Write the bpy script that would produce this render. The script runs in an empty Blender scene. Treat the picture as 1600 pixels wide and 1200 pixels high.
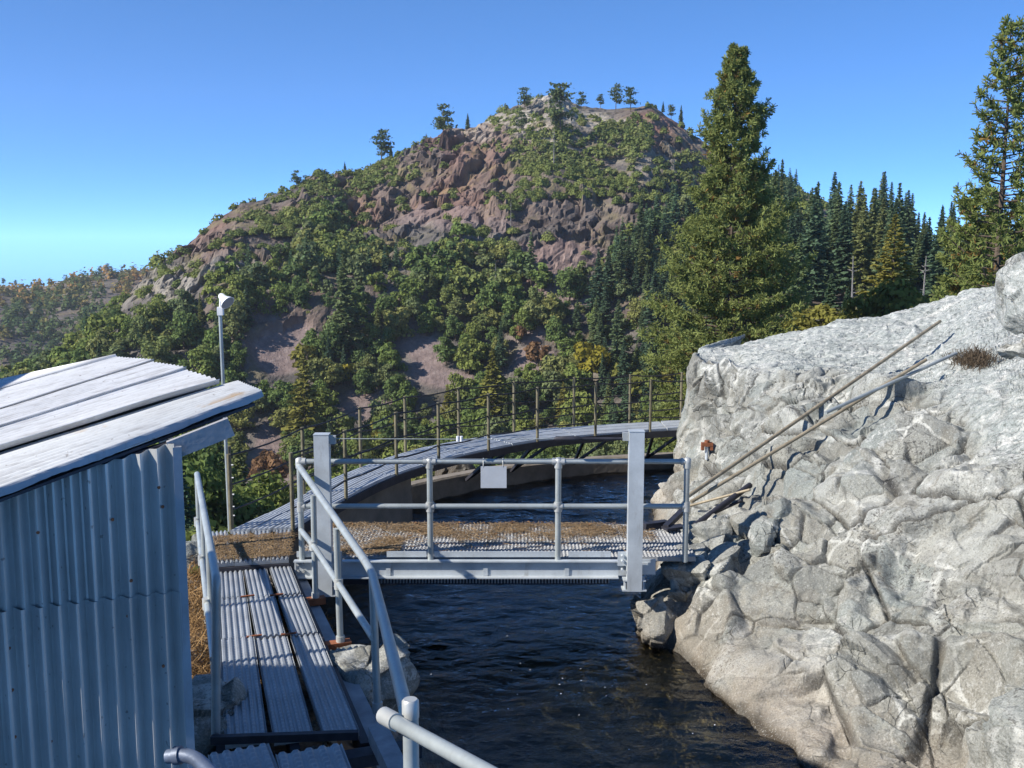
import bpy, math, random
import numpy as np
from mathutils import Vector, Matrix
from mathutils.bvhtree import BVHTree
random.seed(7); RNG = np.random.default_rng(7)
S = bpy.context.scene
COL = S.collection

# ------------------------------------------------------------------ camera, sky, sun, exposure
CAM_H, PITCH, FPX = 4.6, math.radians(8), 1640.0
cam = bpy.data.cameras.new('camera'); camo = bpy.data.objects.new('camera', cam); COL.objects.link(camo)
camo.location = (0, 0, CAM_H); camo.rotation_euler = (math.radians(90) - PITCH, 0, 0)
cam.sensor_width = 36.0; cam.lens = 36.0 * FPX / 1600.0
cam.clip_start = 0.05; cam.clip_end = 6000
S.camera = camo
SUN_EL, SUN_DX, SUN_DY = math.radians(35), -0.93, -0.37          # direction towards the sun (plan)
w = bpy.data.worlds.new('World'); S.world = w; w.use_nodes = True
nt = w.node_tree
bg = nt.nodes['Background']; bg.inputs['Strength'].default_value = 0.15
sky = nt.nodes.new('ShaderNodeTexSky'); sky.sky_type = 'NISHITA'; sky.sun_disc = False
sky.sun_elevation = SUN_EL; sky.sun_rotation = math.atan2(SUN_DX, SUN_DY)
sky.altitude = 0; sky.air_density = 0.2; sky.dust_density = 0.0; sky.ozone_density = 10.0
gm = nt.nodes.new('ShaderNodeGamma'); gm.inputs[1].default_value = 0.70; hs = nt.nodes.new('ShaderNodeHueSaturation'); hs.inputs['Saturation'].default_value = 1.15; hs.inputs['Value'].default_value = 1.86
nt.links.new(sky.outputs[0], gm.inputs[0]); nt.links.new(gm.outputs[0], hs.inputs['Color']); nt.links.new(hs.outputs[0], bg.inputs[0])
sl = bpy.data.lights.new('sun', 'SUN'); sl.energy = 4.2; sl.angle = math.radians(0.53); sl.color = (1.0, 0.945, 0.86)
so = bpy.data.objects.new('sun', sl); COL.objects.link(so)
so.rotation_euler = Vector((SUN_DX * math.cos(SUN_EL), SUN_DY * math.cos(SUN_EL), math.sin(SUN_EL))).to_track_quat('Z', 'Y').to_euler()
S.view_settings.view_transform = 'Standard'; S.view_settings.look = 'None'
S.view_settings.gamma = 1.0; S.view_settings.use_curve_mapping = False
S.view_settings.exposure = 0.8
S.cycles.max_bounces = 6; S.cycles.transparent_max_bounces = 8; S.cycles.caustics_reflective = False; S.cycles.caustics_refractive = False

# ------------------------------------------------------------------ measuring helpers (photo pixel -> place)
CP, SP = math.cos(PITCH), math.sin(PITCH)
def ray(px, py):
    a = (px - 800) / FPX; b = (600 - py) / FPX
    return Vector((a, CP + b * SP, -SP + b * CP))
EYE = Vector((0, 0, CAM_H))
def pz(px, py, z):
    d = ray(px, py); return EYE + d * ((z - CAM_H) / d.z)
def pY(px, py, Y):
    d = ray(px, py); return EYE + d * (Y / d.y)
def pplane(px, py, pt, nrm):
    d = ray(px, py); return EYE + d * ((pt - EYE).dot(nrm) / d.dot(nrm))
def project(P):
    P = np.asarray(P, float); x, y, z = P[..., 0], P[..., 1], P[..., 2] - CAM_H
    f = y * CP - z * SP; u = y * SP + z * CP
    f = np.where(f < 0.1, 0.1, f)
    return 800 + FPX * x / f, 600 - FPX * u / f

# ------------------------------------------------------------------ noise (numpy)
def _hash(ix, iy, iz, seed):
    h = (ix.astype(np.int64) * 374761393 + iy.astype(np.int64) * 668265263 + iz.astype(np.int64) * 1440662683 + seed * 974634777) & 0xFFFFFFFF
    h = ((h ^ (h >> 13)) * 1274126177) & 0xFFFFFFFF
    h = ((h ^ (h >> 16)) * 2246822519) & 0xFFFFFFFF
    return (h ^ (h >> 15)).astype(np.float64) / 4294967295.0
def vnoise(p, seed=0):
    i = np.floor(p); f = p - i; i = i.astype(np.int64); u = f * f * (3 - 2 * f)
    r = 0
    for dx in (0, 1):
        wx = u[:, 0] if dx else 1 - u[:, 0]
        for dy in (0, 1):
            wy = u[:, 1] if dy else 1 - u[:, 1]
            for dz in (0, 1):
                wz = u[:, 2] if dz else 1 - u[:, 2]
                r = r + _hash(i[:, 0] + dx, i[:, 1] + dy, i[:, 2] + dz, seed) * wx * wy * wz
    return r * 2 - 1
def fbm(p, octv=4, seed=0, gain=0.5):
    a, s, r = 1.0, 1.0, 0
    for k in range(octv):
        r = r + a * vnoise(p * s, seed + k * 17); a *= gain; s *= 2.03
    return r
def worley(p, seed=0):
    """F1, F2, random of the nearest cell (3 values), offset to its seed"""
    i = np.floor(p).astype(np.int64); n = len(p)
    F1 = np.full(n, 9.0); F2 = np.full(n, 9.0); C = np.zeros((n, 3)); OFF = np.zeros((n, 3))
    for dx in (-1, 0, 1):
        for dy in (-1, 0, 1):
            for dz in (-1, 0, 1):
                cx, cy, cz = i[:, 0] + dx, i[:, 1] + dy, i[:, 2] + dz
                h = np.stack([_hash(cx, cy, cz, seed + k) for k in (1, 2, 3)], 1)
                o = np.stack([cx, cy, cz], 1) + h - p
                d = np.sqrt((o * o).sum(1))
                near = d < F1
                F2 = np.where(near, F1, np.minimum(F2, d))
                F1 = np.where(near, d, F1)
                C[near] = h[near]; OFF[near] = o[near]
    return F1, F2, C, OFF
def facets(p, seed, k, A, B):
    """blended block field: every cell is a tilted plane of its own, joined by narrow ramps. Returns field, F1, F2, cell randoms"""
    i = np.floor(p).astype(np.int64); n = len(p)
    F1 = np.full(n, 9.0); F2 = np.full(n, 9.0); C = np.zeros((n, 3)); num = np.zeros(n); den = np.zeros(n) + 1e-12
    for dx in (-1, 0, 1):
        for dy in (-1, 0, 1):
            for dz in (-1, 0, 1):
                cx, cy, cz = i[:, 0] + dx, i[:, 1] + dy, i[:, 2] + dz
                h = np.stack([_hash(cx, cy, cz, seed + q) for q in (1, 2, 3)], 1)
                o = np.stack([cx, cy, cz], 1) + h - p
                d = np.sqrt((o * o).sum(1)); w_ = np.exp(-k * d)
                num += w_ * ((h[:, 0] - .5) * A + ((h - .5) * o).sum(1) * B); den += w_
                near = d < F1
                F2 = np.where(near, F1, np.minimum(F2, d)); F1 = np.where(near, d, F1); C[near] = h[near]
    return num / den, F1, F2, C
def sstep(a, b, x):
    t = np.clip((x - a) / (b - a), 0, 1); return t * t * (3 - 2 * t)

# ------------------------------------------------------------------ mesh helpers
def mesh_np(name, V, faces, smooth=False):
    """faces: (n,3) or (n,4) int array"""
    V = np.asarray(V, np.float32); F = np.asarray(faces, np.int32)
    me = bpy.data.meshes.new(name)
    me.vertices.add(len(V)); me.vertices.foreach_set('co', V.ravel())
    k = F.shape[1]
    me.loops.add(F.size); me.loops.foreach_set('vertex_index', F.ravel())
    me.polygons.add(len(F)); me.polygons.foreach_set('loop_start', np.arange(0, F.size, k, dtype=np.int32))
    try: me.polygons.foreach_set('loop_total', np.full(len(F), k, np.int32))
    except Exception: pass
    me.polygons.foreach_set('use_smooth', np.full(len(F), smooth, bool))
    me.update(calc_edges=True); me.validate()
    return me
def attr(me, name, vals, domain='POINT'):
    a = me.attributes.new(name, 'FLOAT', domain); a.data.foreach_set('value', np.asarray(vals, np.float32))
def link(name, me, mat=None, parent=None, loc=None):
    o = bpy.data.objects.new(name, me); COL.objects.link(o)
    if mat is not None and not me.materials: me.materials.append(mat)
    if parent is not None: o.parent = parent
    if loc is not None: o.location = loc
    return o
def tag(o, label=None, cat=None, group=None, kind=None):
    if label: o['label'] = label
    if cat: o['category'] = cat
    if group: o['group'] = group
    if kind: o['kind'] = kind
    return o
def empty(name, loc, label, cat, group=None):
    o = bpy.data.objects.new(name, None); COL.objects.link(o); o.location = loc; o.empty_display_size = 0.2
    return tag(o, label, cat, group)
class MB:
    def __init__(s): s.v = []; s.f = []; s.sm = []
    def raw(s, vs, fs, smooth=False):
        b = len(s.v); s.v += [tuple(v) for v in vs]; s.f += [tuple(b + i for i in f) for f in fs]; s.sm += [smooth] * len(fs); return s
    def box(s, c, size, rz=0.0):
        hx, hy, hz = size[0] / 2, size[1] / 2, size[2] / 2; M = Matrix.Rotation(rz, 3, 'Z'); c = Vector(c)
        vs = [c + M @ Vector((x * hx, y * hy, z * hz)) for z in (-1, 1) for x, y in ((-1, -1), (1, -1), (1, 1), (-1, 1))]
        return s.raw(vs, [(3, 2, 1, 0), (4, 5, 6, 7), (0, 1, 5, 4), (1, 2, 6, 5), (2, 3, 7, 6), (3, 0, 4, 7)])
    def bar(s, p0, p1, wd, ht, up=(0, 0, 1)):
        p0, p1 = Vector(p0), Vector(p1); d = (p1 - p0).normalized(); u = Vector(up); sd = d.cross(u)
        if sd.length < 1e-4: sd = d.cross(Vector((1, 0, 0)))
        sd.normalize(); u = sd.cross(d).normalized()
        vs = []
        for p in (p0, p1):
            for a, b in ((-1, -1), (1, -1), (1, 1), (-1, 1)): vs.append(p + sd * (a * wd / 2) + u * (b * ht / 2))
        return s.raw(vs, [(0, 1, 2, 3), (7, 6, 5, 4), (0, 4, 5, 1), (1, 5, 6, 2), (2, 6, 7, 3), (3, 7, 4, 0)])
    def tube(s, pts, r, n=12, caps=True):
        pts = [Vector(p) for p in pts]; rs = r if isinstance(r, (list, tuple)) else [r] * len(pts)
        vs, fs = [], []; ref = None
        for i, p in enumerate(pts):
            a = pts[max(i - 1, 0)]; b = pts[min(i + 1, len(pts) - 1)]; t = (b - a).normalized()
            if ref is None:
                ref = Vector((0, 0, 1)) if abs(t.z) < 0.9 else Vector((1, 0, 0))
            e1 = (ref - t * ref.dot(t)).normalized(); e2 = t.cross(e1); ref = e1
            for k in range(n):
                q = 2 * math.pi * k / n; vs.append(p + (e1 * math.cos(q) + e2 * math.sin(q)) * rs[i])
        for i in range(len(pts) - 1):
            for k in range(n): fs.append((i * n + k, i * n + (k + 1) % n, (i + 1) * n + (k + 1) % n, (i + 1) * n + k))
        s.raw(vs, fs, True)
        if caps: 
            m = len(vs); s.raw(vs[:n], [tuple(range(n - 1, -1, -1))]); s.raw(vs[-n:], [tuple(range(n))])
        return s
    def build(s, name, mat, parent=None, off=None):
        """off: world position of the parent (vertices are given in world space)"""
        if parent is not None and off is None:
            off = Vector((0, 0, 0)); q = parent
            while q is not None: off = off + q.location; q = q.parent
        off = off or Vector((0, 0, 0))
        me = bpy.data.meshes.new(name); me.from_pydata([(v[0] - off[0], v[1] - off[1], v[2] - off[2]) for v in s.v], [], s.f)
        me.polygons.foreach_set('use_smooth', s.sm); me.update()
        return link(name, me, mat, parent)

# ------------------------------------------------------------------ material helpers
class G:
    def __init__(s, name):
        s.m = bpy.data.materials.new(name); s.m.use_nodes = True; s.t = s.m.node_tree; s.t.nodes.clear()
        s.out = s.t.nodes.new('ShaderNodeOutputMaterial')
    def n(s, typ, ins=None, **props):
        nd = s.t.nodes.new('ShaderNode' + typ)
        for k, v in props.items(): setattr(nd, k, v)
        for k, v in (ins or {}).items():
            if isinstance(v, bpy.types.NodeSocket): s.t.links.new(v, nd.inputs[k])
            else: nd.inputs[k].default_value = v
        return nd
    def pos(s): return s.n('NewGeometry').outputs['Position']
    def obj(s): return s.n('TexCoord').outputs['Object']
    def scale(s, vec, sc): return s.n('Mapping', {'Vector': vec, 'Scale': sc}).outputs[0]
    def noise(s, vec, sc, det=4, rough=0.55, dist=0.0, col=False):
        return s.n('TexNoise', {'Vector': vec, 'Scale': sc, 'Detail': det, 'Roughness': rough, 'Distortion': dist}).outputs[1 if col else 0]
    def ramp(s, fac, stops, interp='LINEAR'):
        nd = s.n('ValToRGB', {'Fac': fac}); cr = nd.color_ramp; cr.interpolation = interp
        while len(cr.elements) < len(stops): cr.elements.new(0.5)
        for e, (p, c) in zip(cr.elements, stops):
            e.position = p; e.color = (c, c, c, 1) if isinstance(c, (int, float)) else (*c, 1)
        return nd.outputs[0]
    def mix(s, f, a, b, blend='MIX'):
        nd = s.n('Mix', data_type='RGBA', blend_type=blend)
        for i, v in ((0, f), (6, a), (7, b)):
            if isinstance(v, bpy.types.NodeSocket): s.t.links.new(v, nd.inputs[i])
            else: nd.inputs[i].default_value = v if i == 0 else ((*v, 1) if len(v) == 3 else v)
        return nd.outputs[2]
    def math(s, op, a, b=0.5, clamp=False):
        nd = s.n('Math', operation=op, use_clamp=clamp)
        for i, v in ((0, a), (1, b)):
            if isinstance(v, bpy.types.NodeSocket): s.t.links.new(v, nd.inputs[i])
            else: nd.inputs[i].default_value = v
        return nd.outputs[0]
    def attr(s, name): return s.n('Attribute', attribute_name=name).outputs['Fac']
    def bump(s, h, strength=0.3, dist=0.02, normal=None):
        ins = {'Height': h, 'Strength': strength, 'Distance': dist}
        if normal is not None: ins['Normal'] = normal
        return s.n('Bump', ins).outputs[0]
    def princ(s, color, rough=0.7, metal=0.0, bump=None, spec=0.5):
        ins = {'Base Color': color if isinstance(color, bpy.types.NodeSocket) else (*color, 1), 'Roughness': rough, 'Metallic': metal, 'Specular IOR Level': spec}
        if bump is not None: ins['Normal'] = bump
        b = s.n('BsdfPrincipled', ins); s.t.links.new(b.outputs[0], s.out.inputs[0]); return s.m
    def surf(s, sock): s.t.links.new(sock, s.out.inputs[0]); return s.m

def mat_galv(name, col=(0.47, 0.50, 0.53), metal=0.55, rough=0.42, spot=0.5):
    g = G(name); p = g.pos()
    a = g.noise(p, 3.0, 5, 0.6); b = g.n('TexVoronoi', {'Vector': p, 'Scale': 45.0}).outputs['Distance']
    c = g.mix(g.ramp(a, [(0.3, 0.0), (0.7, 1.0)]), tuple(x * 0.8 for x in col), tuple(min(1, x * 1.15) for x in col))
    c = g.mix(g.math('MULTIPLY', b, 0.35 * spot), c, tuple(x * 0.6 for x in col))
    d = g.noise(g.scale(p, (1, 1, 0.25)), 9.0, 6, 0.7)
    c = g.mix(g.ramp(d, [(0.58, 0.0), (0.75, 0.55)]), c, (0.22, 0.20, 0.17))
    r = g.math('ADD', g.math('MULTIPLY', a, 0.25), rough - 0.12)
    return g.princ(c, r, metal, g.bump(g.noise(p, 60, 3), 0.12, 0.004))
M = {}
M['galv'] = mat_galv('galvanised_steel', (0.53, 0.57, 0.59), 0.18, 0.45)
M['pipe'] = mat_galv('galvanised_pipe', (0.40, 0.435, 0.43), 0.30, 0.42, 0.6)
M['fitting'] = mat_galv('pipe_fitting', (0.50, 0.51, 0.49), 0.3, 0.48, 0.5)
M['plank'] = mat_galv('grip_plank_steel', (0.36, 0.385, 0.41), 0.35, 0.48, 0.9)
M['deck'] = mat_galv('worn_deck_steel', (0.33, 0.335, 0.335), 0.15, 0.6, 0.8)
M['catwalk'] = mat_galv('pale_catwalk_steel', (0.50, 0.53, 0.56), 0.15, 0.5, 0.7)
M['flashing'] = mat_galv('dull_flashing', (0.33, 0.35, 0.38), 0.3, 0.6, 0.4)
def mat_simple(name, col, rough=0.7, metal=0.0, var=0.35, sc=8.0, bs=0.25, bd=0.006):
    g = G(name); p = g.pos(); a = g.noise(p, sc, 6, 0.62)
    c = g.mix(g.ramp(a, [(0.3, 0.0), (0.7, 1.0)]), tuple(x * (1 - var) for x in col), tuple(min(1, x * (1 + var)) for x in col))
    return g.princ(c, rough, metal, g.bump(g.noise(p, sc * 6, 4), bs, bd))
M['rust'] = mat_simple('rusty_steel', (0.25, 0.085, 0.035), 0.85)
M['dark_steel'] = mat_simple('dark_weathered_steel', (0.035, 0.035, 0.045), 0.6, 0.3)
M['post'] = mat_simple('weathered_olive_post', (0.16, 0.14, 0.085), 0.75)
M['cable'] = mat_simple('dark_cable', (0.02, 0.02, 0.022), 0.6)
M['concrete'] = mat_simple('stained_concrete', (0.23, 0.20, 0.165), 0.9, 0, 0.35, 2.2, 0.4, 0.02)
M['timber'] = mat_simple('grey_weathered_board', (0.30, 0.30, 0.31), 0.85, 0, 0.25, 6.0)
M['pole_rock'] = mat_simple('weathered_tan_pipe', (0.30, 0.25, 0.17), 0.6, 0.2)
M['white_paint'] = mat_simple('white_painted_metal', (0.74, 0.75, 0.76), 0.5, 0, 0.06)
M['sign'] = mat_simple('grey_sign_back', (0.46, 0.48, 0.50), 0.5, 0.2, 0.06)
M['beige'] = mat_simple('straw_stem', (0.36, 0.24, 0.11), 0.9)

def mat_sheet(name, col, rusty=False, rough=0.42, metal=0.5, roof=False):
    g = G(name); p = g.pos()
    a = g.noise(p, 1.7, 6, 0.65); st = g.noise(g.scale(p, (6, 6, 0.35)), 3.0, 5, 0.6)
    c = g.mix(g.ramp(a, [(0.25, 0), (0.75, 1)]), tuple(x * 0.8 for x in col), tuple(min(1, x * 1.12) for x in col))
    c = g.mix(g.ramp(st, [(0.5, 0), (0.78, 0.5)]), c, tuple(x * 0.55 for x in col))
    if roof:                                   # dirt and rust runs along the slope of the sheets
        dt = lambda v: g.n('VectorMath', {0: p, 1: v}, operation='DOT_PRODUCT').outputs['Value']
        rv = g.n('CombineXYZ', {0: g.math('MULTIPLY', dt((-0.342, 0.94, 0)), 7.0), 1: g.math('MULTIPLY', dt((0.90, 0.33, 0.28)), 0.55), 2: 0.0}).outputs[0]
        r1 = g.noise(rv, 2.2, 6, 0.7); c = g.mix(g.ramp(r1, [(0.50, 0.0), (0.66, 0.75)]), c, (0.36, 0.35, 0.34)); c = g.mix(g.ramp(r1, [(0.66, 0.0), (0.74, 0.7)]), c, (0.26, 0.19, 0.13))
    if rusty:
        rn = g.noise(p, 2.6, 5, 0.6); c = g.mix(g.ramp(rn, [(0.62, 0), (0.72, 0.75)]), c, (0.48, 0.30, 0.12))
    sp = g.noise(p, 26.0, 2, 0.5); c = g.mix(g.ramp(sp, [(0.70, 0), (0.74, 0.6)]), c, (0.16, 0.12, 0.10))
    return g.princ(c, g.math('ADD', g.math('MULTIPLY', st, 0.2), rough - 0.08), metal, g.bump(g.noise(p, 9, 4), 0.15, 0.006))
M['wall_sheet'] = mat_sheet('corrugated_wall_zinc', (0.54, 0.545, 0.53), False, 0.38, 0.45)
M['roof_sheet'] = mat_sheet('corrugated_roof_zinc', (0.66, 0.67, 0.68), False, 0.5, 0.1, True)
M['roof_rusty'] = mat_sheet('corrugated_roof_zinc_rusted', (0.66, 0.67, 0.66), True, 0.5, 0.1, True)

def mat_rock():
    g = G('pale_fractured_rock'); p = g.pos()
    up = g.attr('top'); blk = g.attr('block'); crk = g.attr('crack')
    wv = g.n('VectorMath', {0: p, 1: g.n('VectorMath', {0: g.noise(p, 0.9, 4, 0.6, col=True), 1: (0.9, 0.9, 0.9)}, operation='MULTIPLY').outputs[0]}, operation='ADD').outputs[0]
    wv = g.n('VectorMath', {0: p, 1: g.n('VectorMath', {0: g.noise(p, 1.6, 2, 0.5, col=True), 1: (0.28, 0.28, 0.28)}, operation='MULTIPLY').outputs[0]}, operation='ADD').outputs[0]
    big = g.noise(p, 0.55, 6, 0.62); mid = g.noise(wv, 2.3, 7, 0.66); fine = g.noise(p, 17, 6, 0.7)
    grey = g.ramp(big, [(0.30, (0.27, 0.285, 0.26)), (0.48, (0.36, 0.365, 0.335)), (0.62, (0.40, 0.375, 0.32)), (0.75, (0.44, 0.43, 0.39))])
    c = g.mix(g.ramp(mid, [(0.34, 0.85), (0.52, 0.0)]), grey, (0.17, 0.172, 0.16))
    c = g.mix(g.ramp(mid, [(0.55, 0.0), (0.74, 0.75)]), c, (0.55, 0.55, 0.51))
    # each block has a slightly different stone tone
    c = g.mix(g.math('MULTIPLY', g.math('SUBTRACT', 1.0, up), 0.62), c, g.ramp(blk, [(0.15, (0.20, 0.205, 0.195)), (0.32, (0.305, 0.29, 0.25)), (0.48, (0.265, 0.295, 0.285)), (0.62, (0.385, 0.375, 0.335)), (0.85, (0.50, 0.505, 0.48))]))
    # lichen-pale flaky upper surface
    topn = g.noise(g.scale(p, (1.0, 2.4, 2.4)), 5.5, 7, 0.7)
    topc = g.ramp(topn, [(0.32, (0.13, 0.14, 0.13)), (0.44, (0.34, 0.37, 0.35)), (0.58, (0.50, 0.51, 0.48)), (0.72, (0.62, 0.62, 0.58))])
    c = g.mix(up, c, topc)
    # quartz veins
    for sc, th, msc in ((0.8, 0.022, 0.7), (1.9, 0.02, 1.1)):
        e = g.n('TexVoronoi', {'Vector': wv, 'Scale': sc}, feature='DISTANCE_TO_EDGE').outputs['Distance']
        m = g.math('MULTIPLY', g.ramp(e, [(0.0, 1.0), (th, 0.9), (th * 2.2, 0.0)]), g.ramp(g.noise(p, msc, 3), [(0.50, 0.0), (0.60, 0.85)]))
        c = g.mix(m, c, (0.66, 0.65, 0.60))
    # dark lichen speckle
    spn = g.noise(p, 30.0, 3, 0.6); spm = g.math('MULTIPLY', g.ramp(spn, [(0.55, 0.0), (0.63, 0.85)]), g.ramp(g.noise(p, 1.15, 4), [(0.48, 0.0), (0.62, 1.0)]))
    c = g.mix(spm, c, (0.075, 0.07, 0.065))
    whn = g.noise(p, 11.0, 5, 0.7); whm = g.math('MULTIPLY', g.ramp(whn, [(0.52, 0.0), (0.60, 0.8)]), g.ramp(g.noise(p, 0.8, 4, 0.6, 1.0), [(0.50, 0.0), (0.62, 1.0)]))
    c = g.mix(whm, c, (0.70, 0.69, 0.65))
    # iron and water stain near the waterline
    z = g.n('SeparateXYZ', {0: p}).outputs[2]
    zz = g.math('ADD', z, g.math('MULTIPLY', g.math('SUBTRACT', big, 0.5), 2.2))
    c = g.mix(g.ramp(zz, [(0.08, 0.55), (0.60, 0.0)]), c, (0.36, 0.27, 0.19))
    c = g.mix(g.ramp(z, [(0.03, 0.92), (0.13, 0.0)]), c, (0.055, 0.038, 0.022))
    c = g.mix(g.math('MULTIPLY', crk, 0.9), c, (0.055, 0.05, 0.045))
    drip = g.noise(g.scale(p, (2.6, 2.6, 0.45)), 1.6, 5, 0.65); c = g.mix(g.math('MULTIPLY', g.ramp(drip, [(0.53, 0.0), (0.68, 0.6)]), g.math('SUBTRACT', 1.0, up)), c, (0.20, 0.175, 0.135))
    salt = g.noise(p, 55, 3, 0.7); c = g.mix(g.ramp(salt, [(0.36, 0.55), (0.47, 0.0)]), c, (0.13, 0.128, 0.115)); c = g.mix(g.ramp(salt, [(0.56, 0.0), (0.68, 0.5)]), c, (0.62, 0.61, 0.58))
    pat = g.noise(p, 1.3, 5, 0.65); c = g.mix(g.math('MULTIPLY', g.ramp(pat, [(0.53, 0.0), (0.66, 0.42)]), g.math('SUBTRACT', 1.0, up)), c, (0.215, 0.205, 0.18))
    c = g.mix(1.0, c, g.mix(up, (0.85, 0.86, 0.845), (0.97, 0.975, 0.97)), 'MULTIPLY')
    h = g.math('ADD', g.math('MULTIPLY', mid, 0.35), g.math('MULTIPLY', fine, 0.45))
    e1 = g.n('TexVoronoi', {'Vector': wv, 'Scale': 2.6}, feature='DISTANCE_TO_EDGE').outputs['Distance']; e2 = g.n('TexVoronoi', {'Vector': wv, 'Scale': 6.5}, feature='DISTANCE_TO_EDGE').outputs['Distance']
    k1 = g.math('MULTIPLY', g.ramp(e1, [(0.0, 1.0), (0.035, 0.0)]), g.ramp(g.noise(p, 1.6, 3), [(0.54, 0.0), (0.64, 1.0)])); k2 = g.math('MULTIPLY', g.ramp(e2, [(0.0, 1.0), (0.05, 0.0)]), g.ramp(g.noise(p, 2.2, 3), [(0.57, 0.0), (0.66, 1.0)]))
    kk = g.math('MAXIMUM', k1, k2); c = g.mix(g.math('MULTIPLY', kk, 0.22), c, (0.06, 0.057, 0.05))
    h = g.math('SUBTRACT', h, g.math('MULTIPLY', kk, 0.30)); h = g.math('ADD', h, g.math('MULTIPLY', g.n('TexVoronoi', {'Vector': p, 'Scale': 7.0}).outputs['Distance'], 0.28)); h = g.math('ADD', h, g.math('MULTIPLY', g.math('MULTIPLY', topn, up), 0.8))
    b = g.bump(h, 0.9, 0.055); b = g.bump(g.noise(p, 42, 7, 0.75), 0.6, 0.014, b)
    return g.princ(c, 0.9, 0, b, 0.25)
M['rock'] = mat_rock()

def mat_mountain():
    g = G('mountain_rock_and_soil'); p = g.pos()
    wide = g.noise(p, 0.018, 6, 0.6); mid = g.noise(p, 0.09, 7, 0.68); fine = g.noise(p, 0.5, 5, 0.7)
    c = g.ramp(mid, [(0.32, (0.050, 0.047, 0.045)), (0.45, (0.115, 0.104, 0.094)), (0.58, (0.175, 0.155, 0.135)), (0.76, (0.31, 0.285, 0.25))])
    c = g.mix(g.ramp(wide, [(0.46, 0.0), (0.6, 0.6)]), c, (0.175, 0.118, 0.092))
    lich = g.math('MULTIPLY', g.ramp(g.noise(p, 0.06, 5, 0.7), [(0.54, 0.0), (0.64, 0.7)]), g.attr('crag'))
    c = g.mix(lich, c, (0.24, 0.20, 0.075))
    c = g.mix(g.math('MULTIPLY', g.attr('red'), 0.7), c, (0.24, 0.125, 0.095))
    c = g.mix(g.math('MULTIPLY', g.attr('pale'), g.ramp(fine, [(0.35, 0.2), (0.6, 0.9)])), c, (0.50, 0.45, 0.37))
    sc = g.ramp(fine, [(0.3, (0.165, 0.125, 0.115)), (0.55, (0.235, 0.18, 0.165)), (0.75, (0.33, 0.27, 0.245))])
    c = g.mix(g.attr('scree'), c, sc)
    dry = g.math('MULTIPLY', g.ramp(g.noise(p, 0.13, 5), [(0.5, 0.0), (0.62, 0.7)]), g.attr('soft'))
    c = g.mix(dry, c, (0.17, 0.145, 0.075))
    c = g.mix(g.math('MULTIPLY', g.attr('crack'), 0.6), c, (0.045, 0.04, 0.04))
    return g.princ(c, 0.95, 0, g.bump(g.math('ADD', mid, g.math('MULTIPLY', fine, 0.3)), 0.9, 1.6), 0.1)
M['mountain'] = mat_mountain()

def mat_leaf(name, stops, tint_dark=0.55, trans=0.25, extra=None, use_random=True, bright=1.0):
    """stops: colours picked per plant by its own random number; per-leaf attribute tint varies each spray"""
    g = G(name)
    r = g.n('ObjectInfo').outputs['Random'] if use_random else g.attr('plant')
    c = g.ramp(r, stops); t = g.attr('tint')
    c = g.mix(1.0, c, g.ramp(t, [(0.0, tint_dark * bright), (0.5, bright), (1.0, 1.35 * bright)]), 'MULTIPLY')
    if extra: c = g.mix(g.ramp(t, [(extra[0], 0.0), (min(1, extra[0] + 0.03), 0.8)]), c, extra[1])
    trans = max(trans, .32)
    df = g.n('BsdfDiffuse', {'Color': c}).outputs[0]; tr = g.n('BsdfTranslucent', {'Color': c}).outputs[0]
    return g.surf(g.n('MixShader', {0: trans, 1: df, 2: tr}).outputs[0])
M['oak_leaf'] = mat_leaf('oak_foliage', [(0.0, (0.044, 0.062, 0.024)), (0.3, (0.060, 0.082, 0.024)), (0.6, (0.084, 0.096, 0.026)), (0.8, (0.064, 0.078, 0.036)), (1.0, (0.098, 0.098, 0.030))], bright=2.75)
M['shrub_leaf'] = mat_leaf('shrub_foliage', [(0.0, (0.055, 0.070, 0.024)), (0.5, (0.078, 0.092, 0.028)), (1.0, (0.10, 0.110, 0.036))], bright=2.5)
M['shrub_mass'] = mat_leaf('shrub_cover_foliage', [(0.0, (0.055, 0.070, 0.024)), (0.5, (0.076, 0.090, 0.028)), (1.0, (0.10, 0.105, 0.04))], use_random=False, bright=2.5)
M['oak_mass'] = mat_leaf('oak_mass_foliage', [(0.0, (0.044, 0.062, 0.024)), (0.3, (0.060, 0.082, 0.024)), (0.6, (0.084, 0.096, 0.026)), (0.8, (0.064, 0.078, 0.036)), (1.0, (0.098, 0.098, 0.030))], use_random=False, bright=2.75)
M['fir_mass'] = mat_leaf('fir_mass_foliage', [(0.0, (0.030, 0.052, 0.030)), (0.5, (0.042, 0.066, 0.036)), (1.0, (0.060, 0.080, 0.034))], 0.6, 0.15, use_random=False, bright=2.7)
M['fir_leaf'] = mat_leaf('fir_foliage', [(0.0, (0.030, 0.050, 0.030)), (0.45, (0.042, 0.062, 0.034)), (0.8, (0.056, 0.072, 0.030)), (1.0, (0.075, 0.080, 0.030))], 0.6, 0.15, bright=2.7)
M['pine_leaf'] = mat_leaf('pine_foliage', [(0.0, (0.072, 0.085, 0.026)), (1.0, (0.085, 0.095, 0.030))], 0.5, 0.25, (0.93, (0.30, 0.15, 0.05)), bright=2.5)
M['ridge_leaf'] = mat_leaf('ridge_pine_foliage', [(0.0, (0.045, 0.066, 0.030)), (1.0, (0.066, 0.082, 0.034))], 0.6, 0.2, bright=1.9)
M['yellow_leaf'] = mat_leaf('autumn_maple_foliage', [(0.0, (0.22, 0.20, 0.030)), (1.0, (0.27, 0.23, 0.035))], 0.65, 0.35, bright=1.2)
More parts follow.
